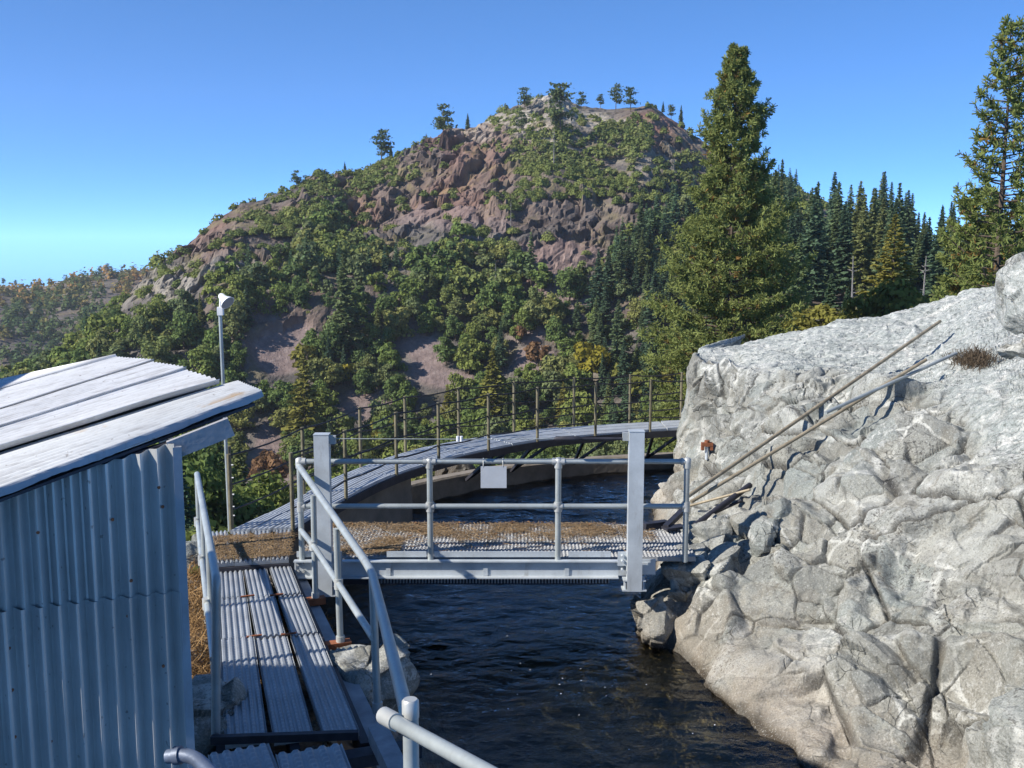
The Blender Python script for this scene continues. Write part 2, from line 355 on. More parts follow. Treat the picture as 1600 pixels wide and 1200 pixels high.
M['orange_leaf'] = mat_leaf('autumn_russet_foliage', [(0.0, (0.20, 0.115, 0.06)), (1.0, (0.24, 0.15, 0.08))], 0.65, 0.3, bright=1.1)
M['gold_leaf'] = mat_leaf('yellow_green_foliage', [(0.0, (0.105, 0.112, 0.028)), (1.0, (0.15, 0.135, 0.034))], 0.6, 0.3, bright=1.6)
M['far_leaf'] = mat_leaf('far_wood_foliage', [(0.0, (0.045, 0.068, 0.030)), (0.45, (0.062, 0.082, 0.032)), (0.62, (0.12, 0.10, 0.036)), (0.85, (0.20, 0.115, 0.045)), (1.0, (0.16, 0.12, 0.05))], use_random=False, bright=2)
M['bark'] = mat_simple('bark', (0.10, 0.075, 0.055), 0.95, 0, 0.4, 3.0, 0.6, 0.05)
M['snag'] = mat_simple('bleached_dead_wood', (0.19, 0.175, 0.16), 0.9, 0, 0.3, 2.0)

def mat_water():
    g = G('canal_water'); p = g.pos()
    q = g.scale(p, (0.55, 1.0, 1.0))
    n1 = g.noise(q, 6.0, 4, 0.6, 0.5); n2 = g.noise(p, 16.0, 3, 0.6, 0.4)
    h = g.math('ADD', n1, g.math('MULTIPLY', n2, 0.34))
    b = g.bump(h, 0.9, 0.034)
    fr = g.n('Fresnel', {'IOR': 1.42, 'Normal': b}).outputs[0]
    gl = g.n('BsdfGlossy', {'Color': (1, 1, 1, 1), 'Roughness': 0.06, 'Normal': b}).outputs[0]
    tr = g.n('BsdfTransparent', {'Color': (0.78, 0.78, 0.74, 1)}).outputs[0]
    g.surf(g.n('MixShader', {0: fr, 1: tr, 2: gl}).outputs[0])
    va = g.n('VolumeAbsorption', {'Color': (0.34, 0.42, 0.34, 1), 'Density': 0.75}).outputs[0]
    g.t.links.new(va, g.out.inputs[1]); return g.m
M['water'] = mat_water()
M['bed'] = mat_simple('canal_bed', (0.26, 0.19, 0.085), 0.9, 0, 0.6, 1.6, 0.8, 0.06)
M['litter'] = mat_leaf('pine_needle_litter', [(0.0, (0.34, 0.24, 0.14)), (1.0, (0.34, 0.24, 0.14))], 0.45, 0.1)
M['drygrass'] = mat_leaf('dry_grass', [(0.0, (0.36, 0.23, 0.11)), (1.0, (0.36, 0.23, 0.11))], 0.45, 0.2)
def mat_bank():
    g = G('gravel_bank'); p = g.pos(); a = g.noise(p, 1.2, 6, 0.65); f = g.noise(p, 14, 6, 0.7)
    c = g.ramp(f, [(0.3, (0.16, 0.13, 0.10)), (0.5, (0.34, 0.31, 0.27)), (0.7, (0.52, 0.50, 0.46))])
    c = g.mix(g.ramp(a, [(0.45, 0), (0.6, 0.8)]), c, (0.25, 0.15, 0.08))
    return g.princ(c, 0.95, 0, g.bump(f, 0.8, 0.05), 0.2)
M['bank'] = mat_bank()

# ------------------------------------------------------------------ terrain: valley, mountain, right-hand bench
def azel(px, py):
    d = ray(px, py); return math.atan2(d.x, d.y), math.atan2(d.z, math.hypot(d.x, d.y))
SKYL = [(-500, 760), (-200, 690), (0, 604), (60, 588), (100, 572), (150, 520), (200, 455), (230, 428), (260, 400), (300, 368), (330, 338), (375, 308), (440, 294), (490, 272),
        (560, 268), (610, 248), (650, 232), (690, 218), (750, 195), (800, 171), (840, 156), (870, 147), (905, 163), (960, 163), (1015, 156), (1050, 181), (1090, 208), (1120, 228),
        (1200, 265), (1260, 297), (1330, 333), (1420, 372), (1500, 398), (1700, 425), (2300, 470)]
_ae = [azel(*q) for q in SKYL]; SK_AZ = np.array([a for a, e in _ae]); SK_EL = np.array([e for a, e in _ae])
RC_X = np.array([math.atan((x - 800) / FPX) for x in (-500, 150, 300, 600, 870, 1100, 1300, 1700, 2300)]); RC = np.array([300, 330, 370, 415, 445, 430, 400, 380, 360.])
NA, NR = 660, 400
AZ = np.linspace(math.radians(-44), math.radians(44), NA)
RR = np.concatenate([np.linspace(15, 60, 22), np.linspace(63, 235, 78)[:-1], np.linspace(237, 470, NR - 22 - 77 - 24), np.linspace(476, 760, 24)])
rc = np.interp(AZ, RC_X, RC); zc = CAM_H + rc * np.tan(np.interp(AZ, SK_AZ, SK_EL)) ; zc = zc - 1.0
rt = sstep(math.atan(200 / FPX), math.atan(420 / FPX), AZ)      # 0 = valley side, 1 = right-hand bench
ZT = np.zeros((NA, NR))
for i in range(NA):
    k = rt[i]
    zL = np.interp(RR, [15, 30, 60, 120, 190, 245], [-4.5, -11, -22, -37, -47, -46])
    zR = np.interp(RR, [15, 30, 60, 120, 190, 265], [-2.5, -4.5, -8, -9, -7, -5])
    rb = 245 + 20 * k; zb = -46 * (1 - k) - 5 * k
    base = zL * (1 - k) + zR * k
    t = np.clip((RR - rb) / (rc[i] - rb), 0, 1)
    up = zb + (zc[i] - zb) * ((0.25 * t + 0.75 * np.sin(t * math.pi / 2) ** 1.15) * (1 - k) + t * k)
    ZT[i] = np.where(RR < rb, base, np.where(RR <= rc[i], up, zc[i] - (RR - rc[i]) * 0.28))
for _ in range(2):
    ZT[1:-1] = (ZT[:-2] + 2 * ZT[1:-1] + ZT[2:]) / 4
A2, R2 = np.meshgrid(AZ, RR, indexing='ij')
TP = np.stack([np.sin(A2) * R2, np.cos(A2) * R2, ZT], -1).reshape(-1, 3)
TPX, TPY = project(TP)
def blobs(px, py, items, soft=0.35):
    d = np.zeros_like(px)
    for cx, cy, rx, ry, v in items:
        q = np.sqrt(((px - cx) / rx) ** 2 + ((py - cy) / ry) ** 2)
        d = np.maximum(d, v * (1 - sstep(1 - soft, 1 + soft, q)))
    return d
jit = fbm(TP * 0.03, 3, 5) * 26; jit2 = fbm(TP * 0.03, 3, 9) * 18
JX, JY = TPX + jit, TPY + jit2
CRAG = [(700, 270, 95, 70, 1), (600, 350, 75, 60, 1), (890, 350, 85, 45, 1), (880, 420, 95, 45, .8), (300, 420, 110, 65, .7), (850, 165, 60, 25, .6), (520, 310, 70, 40, .9), (1060, 250, 60, 60, .7),
        (400, 450, 80, 50, .8), (160, 540, 50, 50, .8), (1050, 330, 60, 60, .8), (740, 330, 60, 60, .8), (800, 240, 30, 40, .6)]
SCREE = [(436, 556, 46, 36, 1), (462, 528, 22, 16, 1), (655, 565, 30, 40, 1), (690, 596, 66, 17, 1), (640, 545, 34, 18, .9), (565, 632, 46, 15, 1), (545, 655, 30, 20, .9), (418, 712, 34, 50, 1), (838, 548, 34, 24, .9), (830, 510, 30, 12, .8),
         (880, 455, 50, 30, .8), (890, 400, 80, 30, .5), (700, 345, 90, 25, .5), (420, 500, 30, 12, .6)]
PALE = [(850, 160, 60, 20, 1), (930, 185, 60, 14, 1), (800, 200, 70, 16, .8), (840, 212, 60, 16, .7), (240, 440, 50, 40, .5), (380, 430, 80, 12, .6), (420, 465, 60, 8, .6), (740, 225, 40, 14, .5), (250, 470, 30, 14, .8), (1000, 240, 60, 30, .35)]
RED = [(1050, 185, 60, 22, 1), (720, 250, 40, 40, .7), (700, 320, 60, 40, .6), (870, 395, 70, 25, .7), (320, 375, 60, 40, .5), (850, 435, 40, 25, .8), (560, 330, 30, 40, .5), (690, 212, 60, 10, .8), (775, 245, 30, 40, .6)]
crag = blobs(JX, JY, CRAG); scree = blobs(JX, JY, SCREE, 0.2); pale = blobs(JX, JY, PALE); red = blobs(JX, JY, RED)
hill = sstep(225, 290, R2.ravel())
tt = np.clip((R2 - 245) / (rc[:, None] - 245), 0, 1).ravel(); amp = hill * (0.35 + 0.65 * np.sin(np.clip(tt, 0, 1) * math.pi))
soft = np.clip(1 - crag - scree, 0, 1)
blk, f1, f2, cc = facets(TP * np.array([0.085, 0.085, 0.05]) + fbm(TP * 0.05, 3, 21)[:, None] * 0.5, 3, 42, 5.0, 11.5)
blk2, g1, g2, c2 = facets(TP * np.array([0.26, 0.26, 0.17]) + fbm(TP * 0.15, 2, 33)[:, None] * 0.5, 8, 36, 1.9, 5.0)
crackm = np.maximum(1 - sstep(0.01, 0.06, f2 - f1), 0.7 * (1 - sstep(0.01, 0.07, g2 - g1))) * np.clip(0.25 + crag, 0, 1) * (1 - scree) * hill
disp = fbm(TP * 0.014, 4, 40) * 7.0 * amp * (1 - 0.6 * scree) + (blk * np.clip(0.12 + crag, 0, 1) + blk2 * np.clip(0.22 + crag, 0, 1) + fbm(TP * 0.2, 3, 55) * 0.7) * (1 - scree) * hill * (0.45 + 0.55 * amp)
disp += (1 - hill) * fbm(TP * 0.06, 3, 77) * 0.8
disp -= crackm * 0.9
rad = np.stack([np.sin(A2), np.cos(A2), 0 * A2], -1).reshape(-1, 3)
TD = TP + (rad * -0.7 + np.array([0, 0, 0.72])) * disp[:, None]
ii, jj = np.meshgrid(np.arange(NA - 1), np.arange(NR - 1), indexing='ij'); q0 = (ii * NR + jj).ravel()
me = mesh_np('mountain_terrain', TD, np.stack([q0, q0 + NR, q0 + NR + 1, q0 + 1], 1), False)
for nme, v in (('crag', crag), ('scree', scree), ('pale', pale), ('red', red), ('crack', crackm), ('soft', soft * hill)): attr(me, nme, np.clip(v, 0, 1))
tag(link('mountain', me, M['mountain']), 'rocky brown mountain with scree patches rising beyond the flume', None, None, 'structure')
TZ = TD[:, 2].reshape(NA, NR); TE = (np.arctan2(TZ - CAM_H, np.hypot(TD[:, 0], TD[:, 1]).reshape(NA, NR)))
def height_at(x, y):
    r = math.hypot(x, y); a = math.atan2(x, y)
    i = int(np.clip((a - AZ[0]) / (AZ[1] - AZ[0]), 0, NA - 2)); j = int(np.clip(np.searchsorted(RR, r) - 1, 0, NR - 2))
    fa = np.clip((a - AZ[i]) / (AZ[i + 1] - AZ[i]), 0, 1); fr = np.clip((r - RR[j]) / (RR[j + 1] - RR[j]), 0, 1)
    return float((TZ[i, j] * (1 - fr) + TZ[i, j + 1] * fr) * (1 - fa) + (TZ[i + 1, j] * (1 - fr) + TZ[i + 1, j + 1] * fr) * fa)
def terrain_pick(px, py, rmin=60):
    """where the sight line through a photo pixel meets the terrain (or the crest below it)"""
    a, e = azel(px, py); i = int(np.clip(round((a - AZ[0]) / (AZ[1] - AZ[0])), 0, NA - 1)); col = TE[i]
    ok = np.where((col >= e) & (RR > rmin))[0]
    j = ok[0] if len(ok) else int(np.argmax(np.where(RR > 200, col, -9)))
    r = RR[j]; return Vector((math.sin(a) * r, math.cos(a) * r, TZ[i, j]))

# far hill with autumn woods, left
HS = [(-700, 470), (-300, 448), (0, 437), (60, 440), (100, 428), (150, 418), (200, 415), (260, 411), (340, 405), (420, 420), (600, 450), (900, 470)]
_h = [azel(x_, y_ + 9) for x_, y_ in HS]; ha = np.array([a for a, e in _h]); he = np.array([e for a, e in _h])
NA2, NR2 = 260, 110
HA = np.linspace(ha[0], ha[-1], NA2); HR = np.linspace(560, 1250, NR2)
zc2 = CAM_H + 1000 * np.tan(np.interp(HA, ha, he))
t2 = np.clip((HR - 560) / 440, 0, 1)[None]
HZ = -110 + (zc2[:, None] + 110) * np.sin(t2 * math.pi / 2) ** 0.9 - np.clip(HR - 1000, 0, None)[None] * 0.2
a3, r3 = np.meshgrid(HA, HR, indexing='ij')
HP = np.stack([np.sin(a3) * r3, np.cos(a3) * r3, HZ], -1).reshape(-1, 3)
HP[:, 2] += fbm(HP * 0.012, 4, 3) * 9 * np.clip((1.02 - t2), 0.1, 1).repeat(NA2, 0).ravel()
ii, jj = np.meshgrid(np.arange(NA2 - 1), np.arange(NR2 - 1), indexing='ij'); q0 = (ii * NR2 + jj).ravel()
me = mesh_np('hill', HP, np.stack([q0, q0 + NR2, q0 + NR2 + 1, q0 + 1], 1), True)
z_ = np.zeros(len(HP))
for nme in ('crag', 'scree', 'red', 'crack'): attr(me, nme, z_)
attr(me, 'soft', z_ + 0.6); attr(me, 'pale', (t2 > 0.9).repeat(NA2, 0).ravel() * 0.55)
tag(link('hill', me, M['mountain']), 'far wooded hill beyond the left flank of the mountain', None, None, 'structure')
HE = np.arctan2(HP[:, 2] - CAM_H, np.hypot(HP[:, 0], HP[:, 1])).reshape(NA2, NR2)

# ------------------------------------------------------------------ the big pale rock on the right bank
def V3(*a): return Vector(a)
NET = [
 [V3(4.3, 23, 0), V3(4.3, 22.6, .8), V3(4.4, 22.4, 1.6), V3(4.6, 22.2, 2.2), V3(5.0, 22.8, 2.4), V3(5.2, 23.4, 2.4)],
 [pz(1062, 745, 0), pY(1060, 700, 19.7), pY(1070, 632, 19.6), pY(1084, 563, 19.4), pY(1090, 553, 20.1), pY(1094, 547, 21)],
 [pz(1022, 795, 0), pY(1050, 765, 17.8), pY(1098, 690, 18.2), pY(1135, 590, 18.1), pY(1152, 563, 19.3), pY(1180, 536, 21)],
 [V3(2.1, 14.8, 0), pY(1062, 795, 15.0), pY(1125, 715, 16.2), pY(1195, 588, 16.9), pY(1235, 558, 18.6), pY(1290, 512, 21)],
 [V3(1.62, 12.8, 0), pY(1075, 850, 12.9), pY(1150, 765, 13.9), pY(1290, 603, 15.8), pY(1335, 563, 17.6), pY(1400, 493, 21)],
 [pz(988, 988, 0), pY(1042, 905, 12.0), pY(1190, 800, 12.7), pY(1370, 632, 14.3), pY(1432, 568, 16.6), pY(1490, 468, 21)],
 [pz(1040, 1020, 0), pY(1110, 940, 11.3), pY(1260, 830, 11.7), pY(1440, 662, 12.9), pY(1512, 570, 15), pY(1560, 450, 20.5)],
 [pz(1120, 1080, 0), pY(1200, 990, 10.4), pY(1360, 860, 10.7), pY(1530, 690, 11.6), pY(1590, 590, 13), pY(1640, 440, 19.5)],
 [pz(1250, 1185, 0), pY(1340, 1090, 9.1), pY(1480, 930, 9.7), pY(1620, 740, 10.5), pY(1690, 620, 11.5), pY(1740, 430, 17)],
 [pz(1350, 1275, 0), pY(1450, 1180, 8.2), pY(1600, 1010, 8.8), pY(1740, 800, 9.4), pY(1820, 650, 10.3), pY(1860, 430, 14)],
 [V3(3.2, 6.2, 0), V3(3.9, 6.4, .9), V3(4.9, 7, 1.9), V3(6, 7.6, 3), V3(7.5, 8.4, 3.5), V3(10, 10, 4.4)],
 [V3(3.6, 4.2, 0), V3(4.3, 4.4, .9), V3(5.3, 4.6, 1.9), V3(6.5, 5, 3), V3(8, 5.6, 3.6), V3(11, 6, 4.4)]]
for row in NET:
    row.insert(0, row[0] + V3(-0.75, -0.2, -1.5)); c = row[-1]
    row += [c + V3(.4, 2.5, -1.0), c + V3(1.0, 6.0, -6)]
NET = np.array([[list(v) for v in r] for r in NET])
def catmull(A, x):
    """A: (n, ...) samples at integers; x in [0, n-1]"""
    n = len(A); i = np.clip(np.floor(x).astype(int), 0, n - 2); t = (x - i).reshape((-1,) + (1,) * (A.ndim - 1))
    g = lambda k: A[np.clip(k, 0, n - 1)]
    p0, p1, p2, p3 = g(i - 1), g(i), g(i + 1), g(i + 2)
    return 0.5 * (2 * p1 + (p2 - p0) * t + (2 * p0 - 5 * p1 + 4 * p2 - p3) * t * t + (3 * p1 - p0 - 3 * p2 + p3) * t ** 3)
NU, NV = 860, 480
uu = np.interp(np.linspace(0, 1, NU), [0, .05, .90, 1], [0, .7, 9.3, 11])
vv = np.interp(np.linspace(0, 1, NV), [0, .05, .60, .70, .95, 1], [0, .8, 3.7, 4.4, 6.3, 8])
RP = catmull(NET, uu); RP = np.swapaxes(catmull(np.swapaxes(RP, 0, 1), vv), 0, 1)      # NU, NV, 3
du = np.gradient(RP, axis=0); dv = np.gradient(RP, axis=1); RN = np.cross(dv, du); RN /= np.linalg.norm(RN, axis=2, keepdims=True) + 1e-9
if RN[NU // 2, int(NV * .4)] @ np.array([-.5, -.5, .3]) < 0: RN = -RN
VV = np.broadcast_to(vv[None], (NU, NV)).ravel(); UU = np.broadcast_to(uu[:, None], (NU, NV)).ravel()
Pf = RP.reshape(-1, 3); Nf = RN.reshape(-1, 3)
topm = sstep(4.05, 4.5, VV + fbm(Pf * 0.9, 3, 2) * 0.35)
Rm = np.array(Matrix.Rotation(0.5, 3, 'Z') @ Matrix.Rotation(0.6, 3, 'X'))
Pw = Pf @ Rm.T + np.stack([fbm(Pf * 0.8, 3, s_) for s_ in (61, 62, 63)], 1) * 0.06
fa, a1, a2, ac = facets(Pw * np.array([0.80, 0.55, 0.95]), 11, 46, 0.20, 0.95)
fb, b1, b2, bc = facets(Pw * np.array([2.1, 1.5, 2.5]), 13, 42, 0.07, 0.40)
fd, d1, d2, dc = facets(Pw * np.array([6.0, 4.2, 7.5]), 15, 34, 0.012, 0.06)
face = 1 - topm
cr1 = 1 - sstep(0.004, 0.045, a2 - a1); cr2 = 1 - sstep(0.004, 0.05, b2 - b1)
crn = sstep(-0.35, 0.15, fbm(Pf * 0.9, 2, 91)); crn2 = sstep(-0.15, 0.3, fbm(Pf * 1.1, 2, 95))
dis = fa * (0.22 + 0.78 * face) + fb * (0.30 + 0.70 * face) * (0.5 + 0.5 * crn2) + fd * (0.8 + 0.2 * face)
dis += fbm(Pf * 0.45, 2, 70, 0.5) * 0.06 + fbm(Pf * 7.0, 3, 71, 0.6) * 0.008 + fbm(Pf * np.array([2, 7, 7.]), 4, 77, .6) * 0.022 * topm
dis -= 0.075 * cr1 * crn * face + 0.035 * cr2 * crn2 * (0.4 + 0.6 * face)
def saw(n_, f, sd, w_=.16):
    n_ = np.array(n_) / np.linalg.norm(n_); x = Pf @ n_ * f + fbm(Pf * .5, 2, sd) * .10 + .33 * np.floor(vnoise(Pf * .45, sd + 3) * 3)
    q = x - np.floor(x); return np.minimum(q, (1 - q) / w_ * 1.0).clip(0, 1)
s1 = saw((.75, .35, .55), 1.15, 201); s2 = saw((-.2, .5, .85), 1.5, 205); s3 = saw((.6, -.75, .25), 2.6, 209)
g1_ = sstep(-.25, .45, vnoise(Pf * .55, 220)); g2_ = sstep(-.2, .4, vnoise(Pf * .5 + 9, 221)); g3_ = sstep(-.2, .4, vnoise(Pf * .8 + 4, 222))
dis += (.13 * (s1 - .4) * g1_ + .09 * (s2 - .4) * g2_ + .05 * (s3 - .4) * g3_) * (.10 + .90 * face)
under = sstep(0.55, 1.1, VV)                      # calm below the water
low = 1 - sstep(1.2, 2.2, VV + fbm(Pf * 0.8, 2, 12) * 0.4)   # water-worn smoother band
dis *= (0.35 + 0.65 * under) * (1 - 0.55 * low) * (.30 + .70 * sstep(.8, 2.0, UU))
Rw = Pf + Nf * dis[:, None]
ii, jj = np.meshgrid(np.arange(NU - 1), np.arange(NV - 1), indexing='ij'); q0 = (ii * NV + jj).ravel()
RF = np.stack([q0, q0 + 1, q0 + NV + 1, q0 + NV], 1)
me = mesh_np('rock_outcrop', Rw, RF, False)
attr(me, 'top', topm); attr(me, 'block', 0.55 * ac[:, 2] + 0.45 * bc[:, 2]); attr(me, 'crack', np.clip(np.maximum(cr1 * crn, cr2 * crn2 * 0.8), 0, 1) * (0.3 + .7 * face) * (1 - .7 * low))
tag(link('rock_outcrop', me, M['rock']), 'big pale fractured rock outcrop forming the right bank of the canal', None, None, 'structure')
st = 3
sub = Rw.reshape(NU, NV, 3)[::st, ::st]; nu, nv = sub.shape[:2]
ii, jj = np.meshgrid(np.arange(nu - 1), np.arange(nv - 1), indexing='ij'); q0 = (ii * nv + jj).ravel()
ROCK_BVH = BVHTree.FromPolygons([tuple(v) for v in sub.reshape(-1, 3)], [tuple(int(k) for k in q) for q in np.stack([q0, q0 + 1, q0 + nv + 1, q0 + nv], 1)])
def rock_pick(px, py, up=0.0):
    h = ROCK_BVH.ray_cast(EYE, ray(px, py).normalized())
    p = h[0] if h[0] is not None else pY(px, py, 13)
    return p + Vector((0, 0, up))

def boulder_mesh(name, size, seed, n=40, cut=9, rough=1.0, top=0.0):
    """a convex block cut by random planes, then roughened"""
    r = np.random.default_rng(seed)
    u = np.linspace(0, 2 * math.pi, n * 2, endpoint=False); v = np.linspace(0.02, math.pi - 0.02, n)
    U, Vv = np.meshgrid(u, v, indexing='ij'); D = np.stack([np.cos(U) * np.sin(Vv), np.sin(U) * np.sin(Vv), np.cos(Vv)], -1).reshape(-1, 3)
    pl = r.normal(size=(cut, 3)); pl /= np.linalg.norm(pl, axis=1, keepdims=True); off_ = r.uniform(0.62, 0.95, cut)
    rad_ = np.full(len(D), 1.08)
    for q, o_ in zip(pl, off_):
        c_ = D @ q; rad_ = np.where(c_ > 0.05, np.minimum(rad_, o_ / np.maximum(c_, 0.05)), rad_)
    P = D * rad_[:, None] * np.array(size) / 2
    s_ = 1 / max(size)
    w1, w2, wc, wo = worley(P * 2.6 + seed * 7.3, seed)
    P = P + D * ((((wc - .5) * wo).sum(1) * 0.22 + (wc[:, 0] - .5) * 0.07) * rough + fbm(P * 3.0 + seed, 4, seed) * 0.05 * rough)[:, None]
    m_ = len(v); F = []
    ii, jj = np.meshgrid(np.arange(len(u)), np.arange(m_ - 1), indexing='ij'); i2 = (ii + 1) % len(u)
    F = np.stack([(ii * m_ + jj).ravel(), (ii * m_ + jj + 1).ravel(), (i2 * m_ + jj + 1).ravel(), (i2 * m_ + jj).ravel()], 1)
    me = mesh_np(name, P, F, False)
    attr(me, 'top', np.full(len(P), top)); attr(me, 'block', np.clip(0.25 + 0.5 * wc[:, 1], 0, 1)); attr(me, 'crack', (1 - sstep(0, .05, w2 - w1)) * 0.7)
    return me
def boulder(px, py, Y, size, seed, rz, label, rough=1.0, top=0.0, grp='boulders beside the canal'):
    o = link('boulder', boulder_mesh('boulder', size, seed, 44, 10, rough, top), M['rock'], None, pY(px, py, Y))
    o.rotation_euler = (0.15 * math.sin(seed), 0.15 * math.cos(seed), rz)
    return tag(o, label, 'boulder', grp)

# ------------------------------------------------------------------ left bank, canal bed, water
def xb(Y): return -1.2 + (9.3 - Y) * 0.30
bx = np.linspace(-16, 1.6, 200); by = np.linspace(0.2, 13.4, 150)
BX, BY = np.meshgrid(bx, by, indexing='ij'); BP = np.stack([BX, BY, 0 * BX], -1).reshape(-1, 3)
dd = xb(BP[:, 1]) - BP[:, 0] + fbm(BP * 0.9, 3, 4) * 0.25
bz = np.interp(dd, [-1.5, 0, .5, 1.0, 2.4, 4.5, 14], [-1.6, -.1, .42, .58, .62, .2, -7])
bz = bz - np.clip(BP[:, 1] - 11.9, 0, None) * 1.1 + fbm(BP * 1.6, 4, 6) * 0.10 + fbm(BP * 6.0, 3, 8) * 0.03
BP[:, 2] = bz
ii, jj = np.meshgrid(np.arange(199), np.arange(149), indexing='ij'); q0 = (ii * 150 + jj).ravel()
me = mesh_np('bank', BP, np.stack([q0, q0 + 150, q0 + 151, q0 + 1], 1), True)
tag(link('bank', me, M['bank']), 'gravel and dry needle bank left of the canal', None, None, 'structure')
def bank_z(x, y):
    i = int(np.clip((x - bx[0]) / (bx[1] - bx[0]), 0, 199)); j = int(np.clip((y - by[0]) / (by[1] - by[0]), 0, 149)); return float(bz[i * 150 + j])

# flume centre line (inner and outer edge of its catwalk)
OUT = np.array([(-3.5, 12.62), (-3.12, 13.8), (-2.68, 15.5), (-2.05, 16.95), (-1.1, 18.3), (.6, 19.55), (3.3, 20.5), (6.0, 21.0)])
INN = np.array([(-2.74, 12.75), (-2.42, 13.95), (-1.92, 15.45), (-1.36, 16.5), (-.44, 17.65), (.9, 18.75), (3.3, 19.65), (6.0, 20.15)])
def path(A, t): return catmull(A, np.atleast_1d(np.asarray(t, float)))
wy = np.linspace(0, 7, 60); IW = path(INN, wy)
n_ = np.gradient(IW, axis=0); n_ /= np.linalg.norm(n_, axis=1, keepdims=True); LN = np.stack([-n_[:, 1], n_[:, 0]], 1)      # towards the outer side
WI = IW + LN * (0.28 + 0.62 * sstep(2.9, 3.5, wy))[:, None]; WO = WI + LN * 0.22
# water body: a rippled sheet over absorbing water that ends on the bed and the rock
import bmesh
wyy = np.linspace(1.0, 20.9, 620); WIm = np.maximum.accumulate(WI[:, 1]) + np.arange(60) * 1e-5
lft = np.where(wyy < 12.6, xb(wyy) - .9, np.interp(wyy, WIm[2:], WI[2:, 0] - .12))
lft = np.where((wyy > 11.2) & (wyy < 13.2), np.minimum(lft, -2.7), lft); NWX = 150
ux = np.linspace(0, 1, NWX); WX = lft[:, None] + (6.5 - lft)[:, None] * ux[None]; WYm = np.repeat(wyy[:, None], NWX, 1)
WP = np.stack([WX, WYm, 0 * WX], -1).reshape(-1, 3)
wd_ = np.stack([fbm(WP * .5, 2, 301), fbm(WP * .5, 2, 302), 0 * WP[:, 0]], 1) * .35
WP[:, 2] = .0035 * fbm(WP * np.array([8, 14, 1.]), 2, 320) + .017 * fbm((WP + wd_) * np.array([1.3, 2.6, 1]), 2, 310) + .013 * fbm((WP + wd_) * np.array([3.2, 6.0, 1]), 3, 311, .6)
ny_ = len(wyy)
ii, jj = np.meshgrid(np.arange(ny_ - 1), np.arange(NWX - 1), indexing='ij'); q0 = (ii * NWX + jj).ravel(); TOPF = np.stack([q0, q0 + 1, q0 + NWX + 1, q0 + NWX], 1)
me = mesh_np('water', WP, TOPF, True)
tag(link('water', me, M['water']), 'dark blue rippled water flowing in the canal', None, None, 'structure')
gx, gy = np.meshgrid(np.linspace(-4, 7, 80), np.linspace(0.5, 22, 140), indexing='ij'); GP = np.stack([gx, gy, 0 * gx - 1.15], -1).reshape(-1, 3); xr_ = np.interp(GP[:, 1], [4.2, 6.2, 7.6, 8.79, 10.18, 11.18, 11.75, 14, 17.4], [3.6, 3.2, 2.9, 2.56, 2.09, 1.71, 1.38, 1.9, 2.4]); GP[:, 2] = np.clip(-.10 - .62 * (xr_ - GP[:, 0]), -1.35, -.05) + fbm(GP * 1.4, 4, 14) * 0.10
ii, jj = np.meshgrid(np.arange(79), np.arange(139), indexing='ij'); q0 = (ii * 140 + jj).ravel()
tag(link('canal_bed', mesh_np('canal_bed', GP, np.stack([q0, q0 + 140, q0 + 141, q0 + 1], 1), True), M['bed']), 'stony bed under the canal water', None, None, 'structure')

# ------------------------------------------------------------------ corrugated shed
PD = Vector((math.sin(math.radians(70)), math.cos(math.radians(70)), 0)); GD = Vector((-PD.y, PD.x, 0))     # along its front wall / away from us
CORN = pY(271, 686, 4.3); WN = -GD
def wallpt(px, py): return pplane(px, py, CORN, WN)
rake0 = wallpt(0, 767); RD = (CORN - rake0).normalized(); RN_ = RD.cross(GD).normalized()
if RN_.z < 0: RN_ = -RN_
shed = empty('metal_shed', (CORN.x - .8, CORN.y + .5, 0.6), 'weathered corrugated zinc shed with a sloping pale roof beside the walkway', 'shed')
def corr_sheet(name, mat, p00, p10, p11, p01, nrm, pitch, amp, parent, off=0.0, nl=14, thick=0.004, warp=0.0, seed=0, phase=0.0):
    """corrugations run from p00 to p01; the width runs from p00 to p10"""
    p00, p10, p11, p01 = map(Vector, (p00, p10, p11, p01)); W = ((p10 - p00).length + (p11 - p01).length) / 2
    nw = max(6, int(W / pitch * 8)); vs = []; fs = []
    for lay in (0, 1):
        for j in range(nl + 1):
            t = j / nl
            for i in range(nw + 1):
                s = i / nw; p = (p00 * (1 - s) + p10 * s) * (1 - t) + (p01 * (1 - s) + p11 * s) * t
                h = amp * math.cos(2 * math.pi * (s * W / pitch + phase)) + off - lay * thick
                if warp: h += warp * (math.sin(t * 7.1 + seed * 2.3 + s * 2.0) * 0.5 + math.sin(t * 15.7 + seed) * 0.25) * (0.4 + 0.6 * abs(2 * s - 1))
                vs.append(p + nrm * h)
    n1 = (nw + 1) * (nl + 1)
    for j in range(nl):
        for i in range(nw):
            a = j * (nw + 1) + i; fs.append((a, a + 1, a + nw + 2, a + nw + 1)); b = a + n1; fs.append((b, b + nw + 1, b + nw + 2, b + 1))
    for i in range(nw):
        a = i; fs.append((a, a + n1, a + 1 + n1, a + 1)); a = nl * (nw + 1) + i; fs.append((a, a + 1, a + 1 + n1, a + n1))
    for j in range(nl):
        a = j * (nw + 1); b = a + nw + 1; fs.append((a, b, b + n1, a + n1)); a += nw; b += nw; fs.append((a, a + n1, b + n1, b))
    mbx = MB(); mbx.raw(vs, fs, True); o = mbx.build(name, mat, parent)
    try: o.data.set_sharp_from_angle(angle=math.radians(50))
    except Exception: pass
    return o
PITCHC = 0.068
def rake_z(s): return CORN.z + (-s) * (RD.z / math.hypot(RD.x, RD.y))       # s = distance to the left of the corner
def wp(s, z, out=0.0): q = CORN - PD * s + WN * out; return Vector((q.x, q.y, z))
SW = [(0.0, 0.82), (0.80, 1.62), (1.60, 2.42), (2.40, 3.2)]
seamz = wallpt(120, 940).z
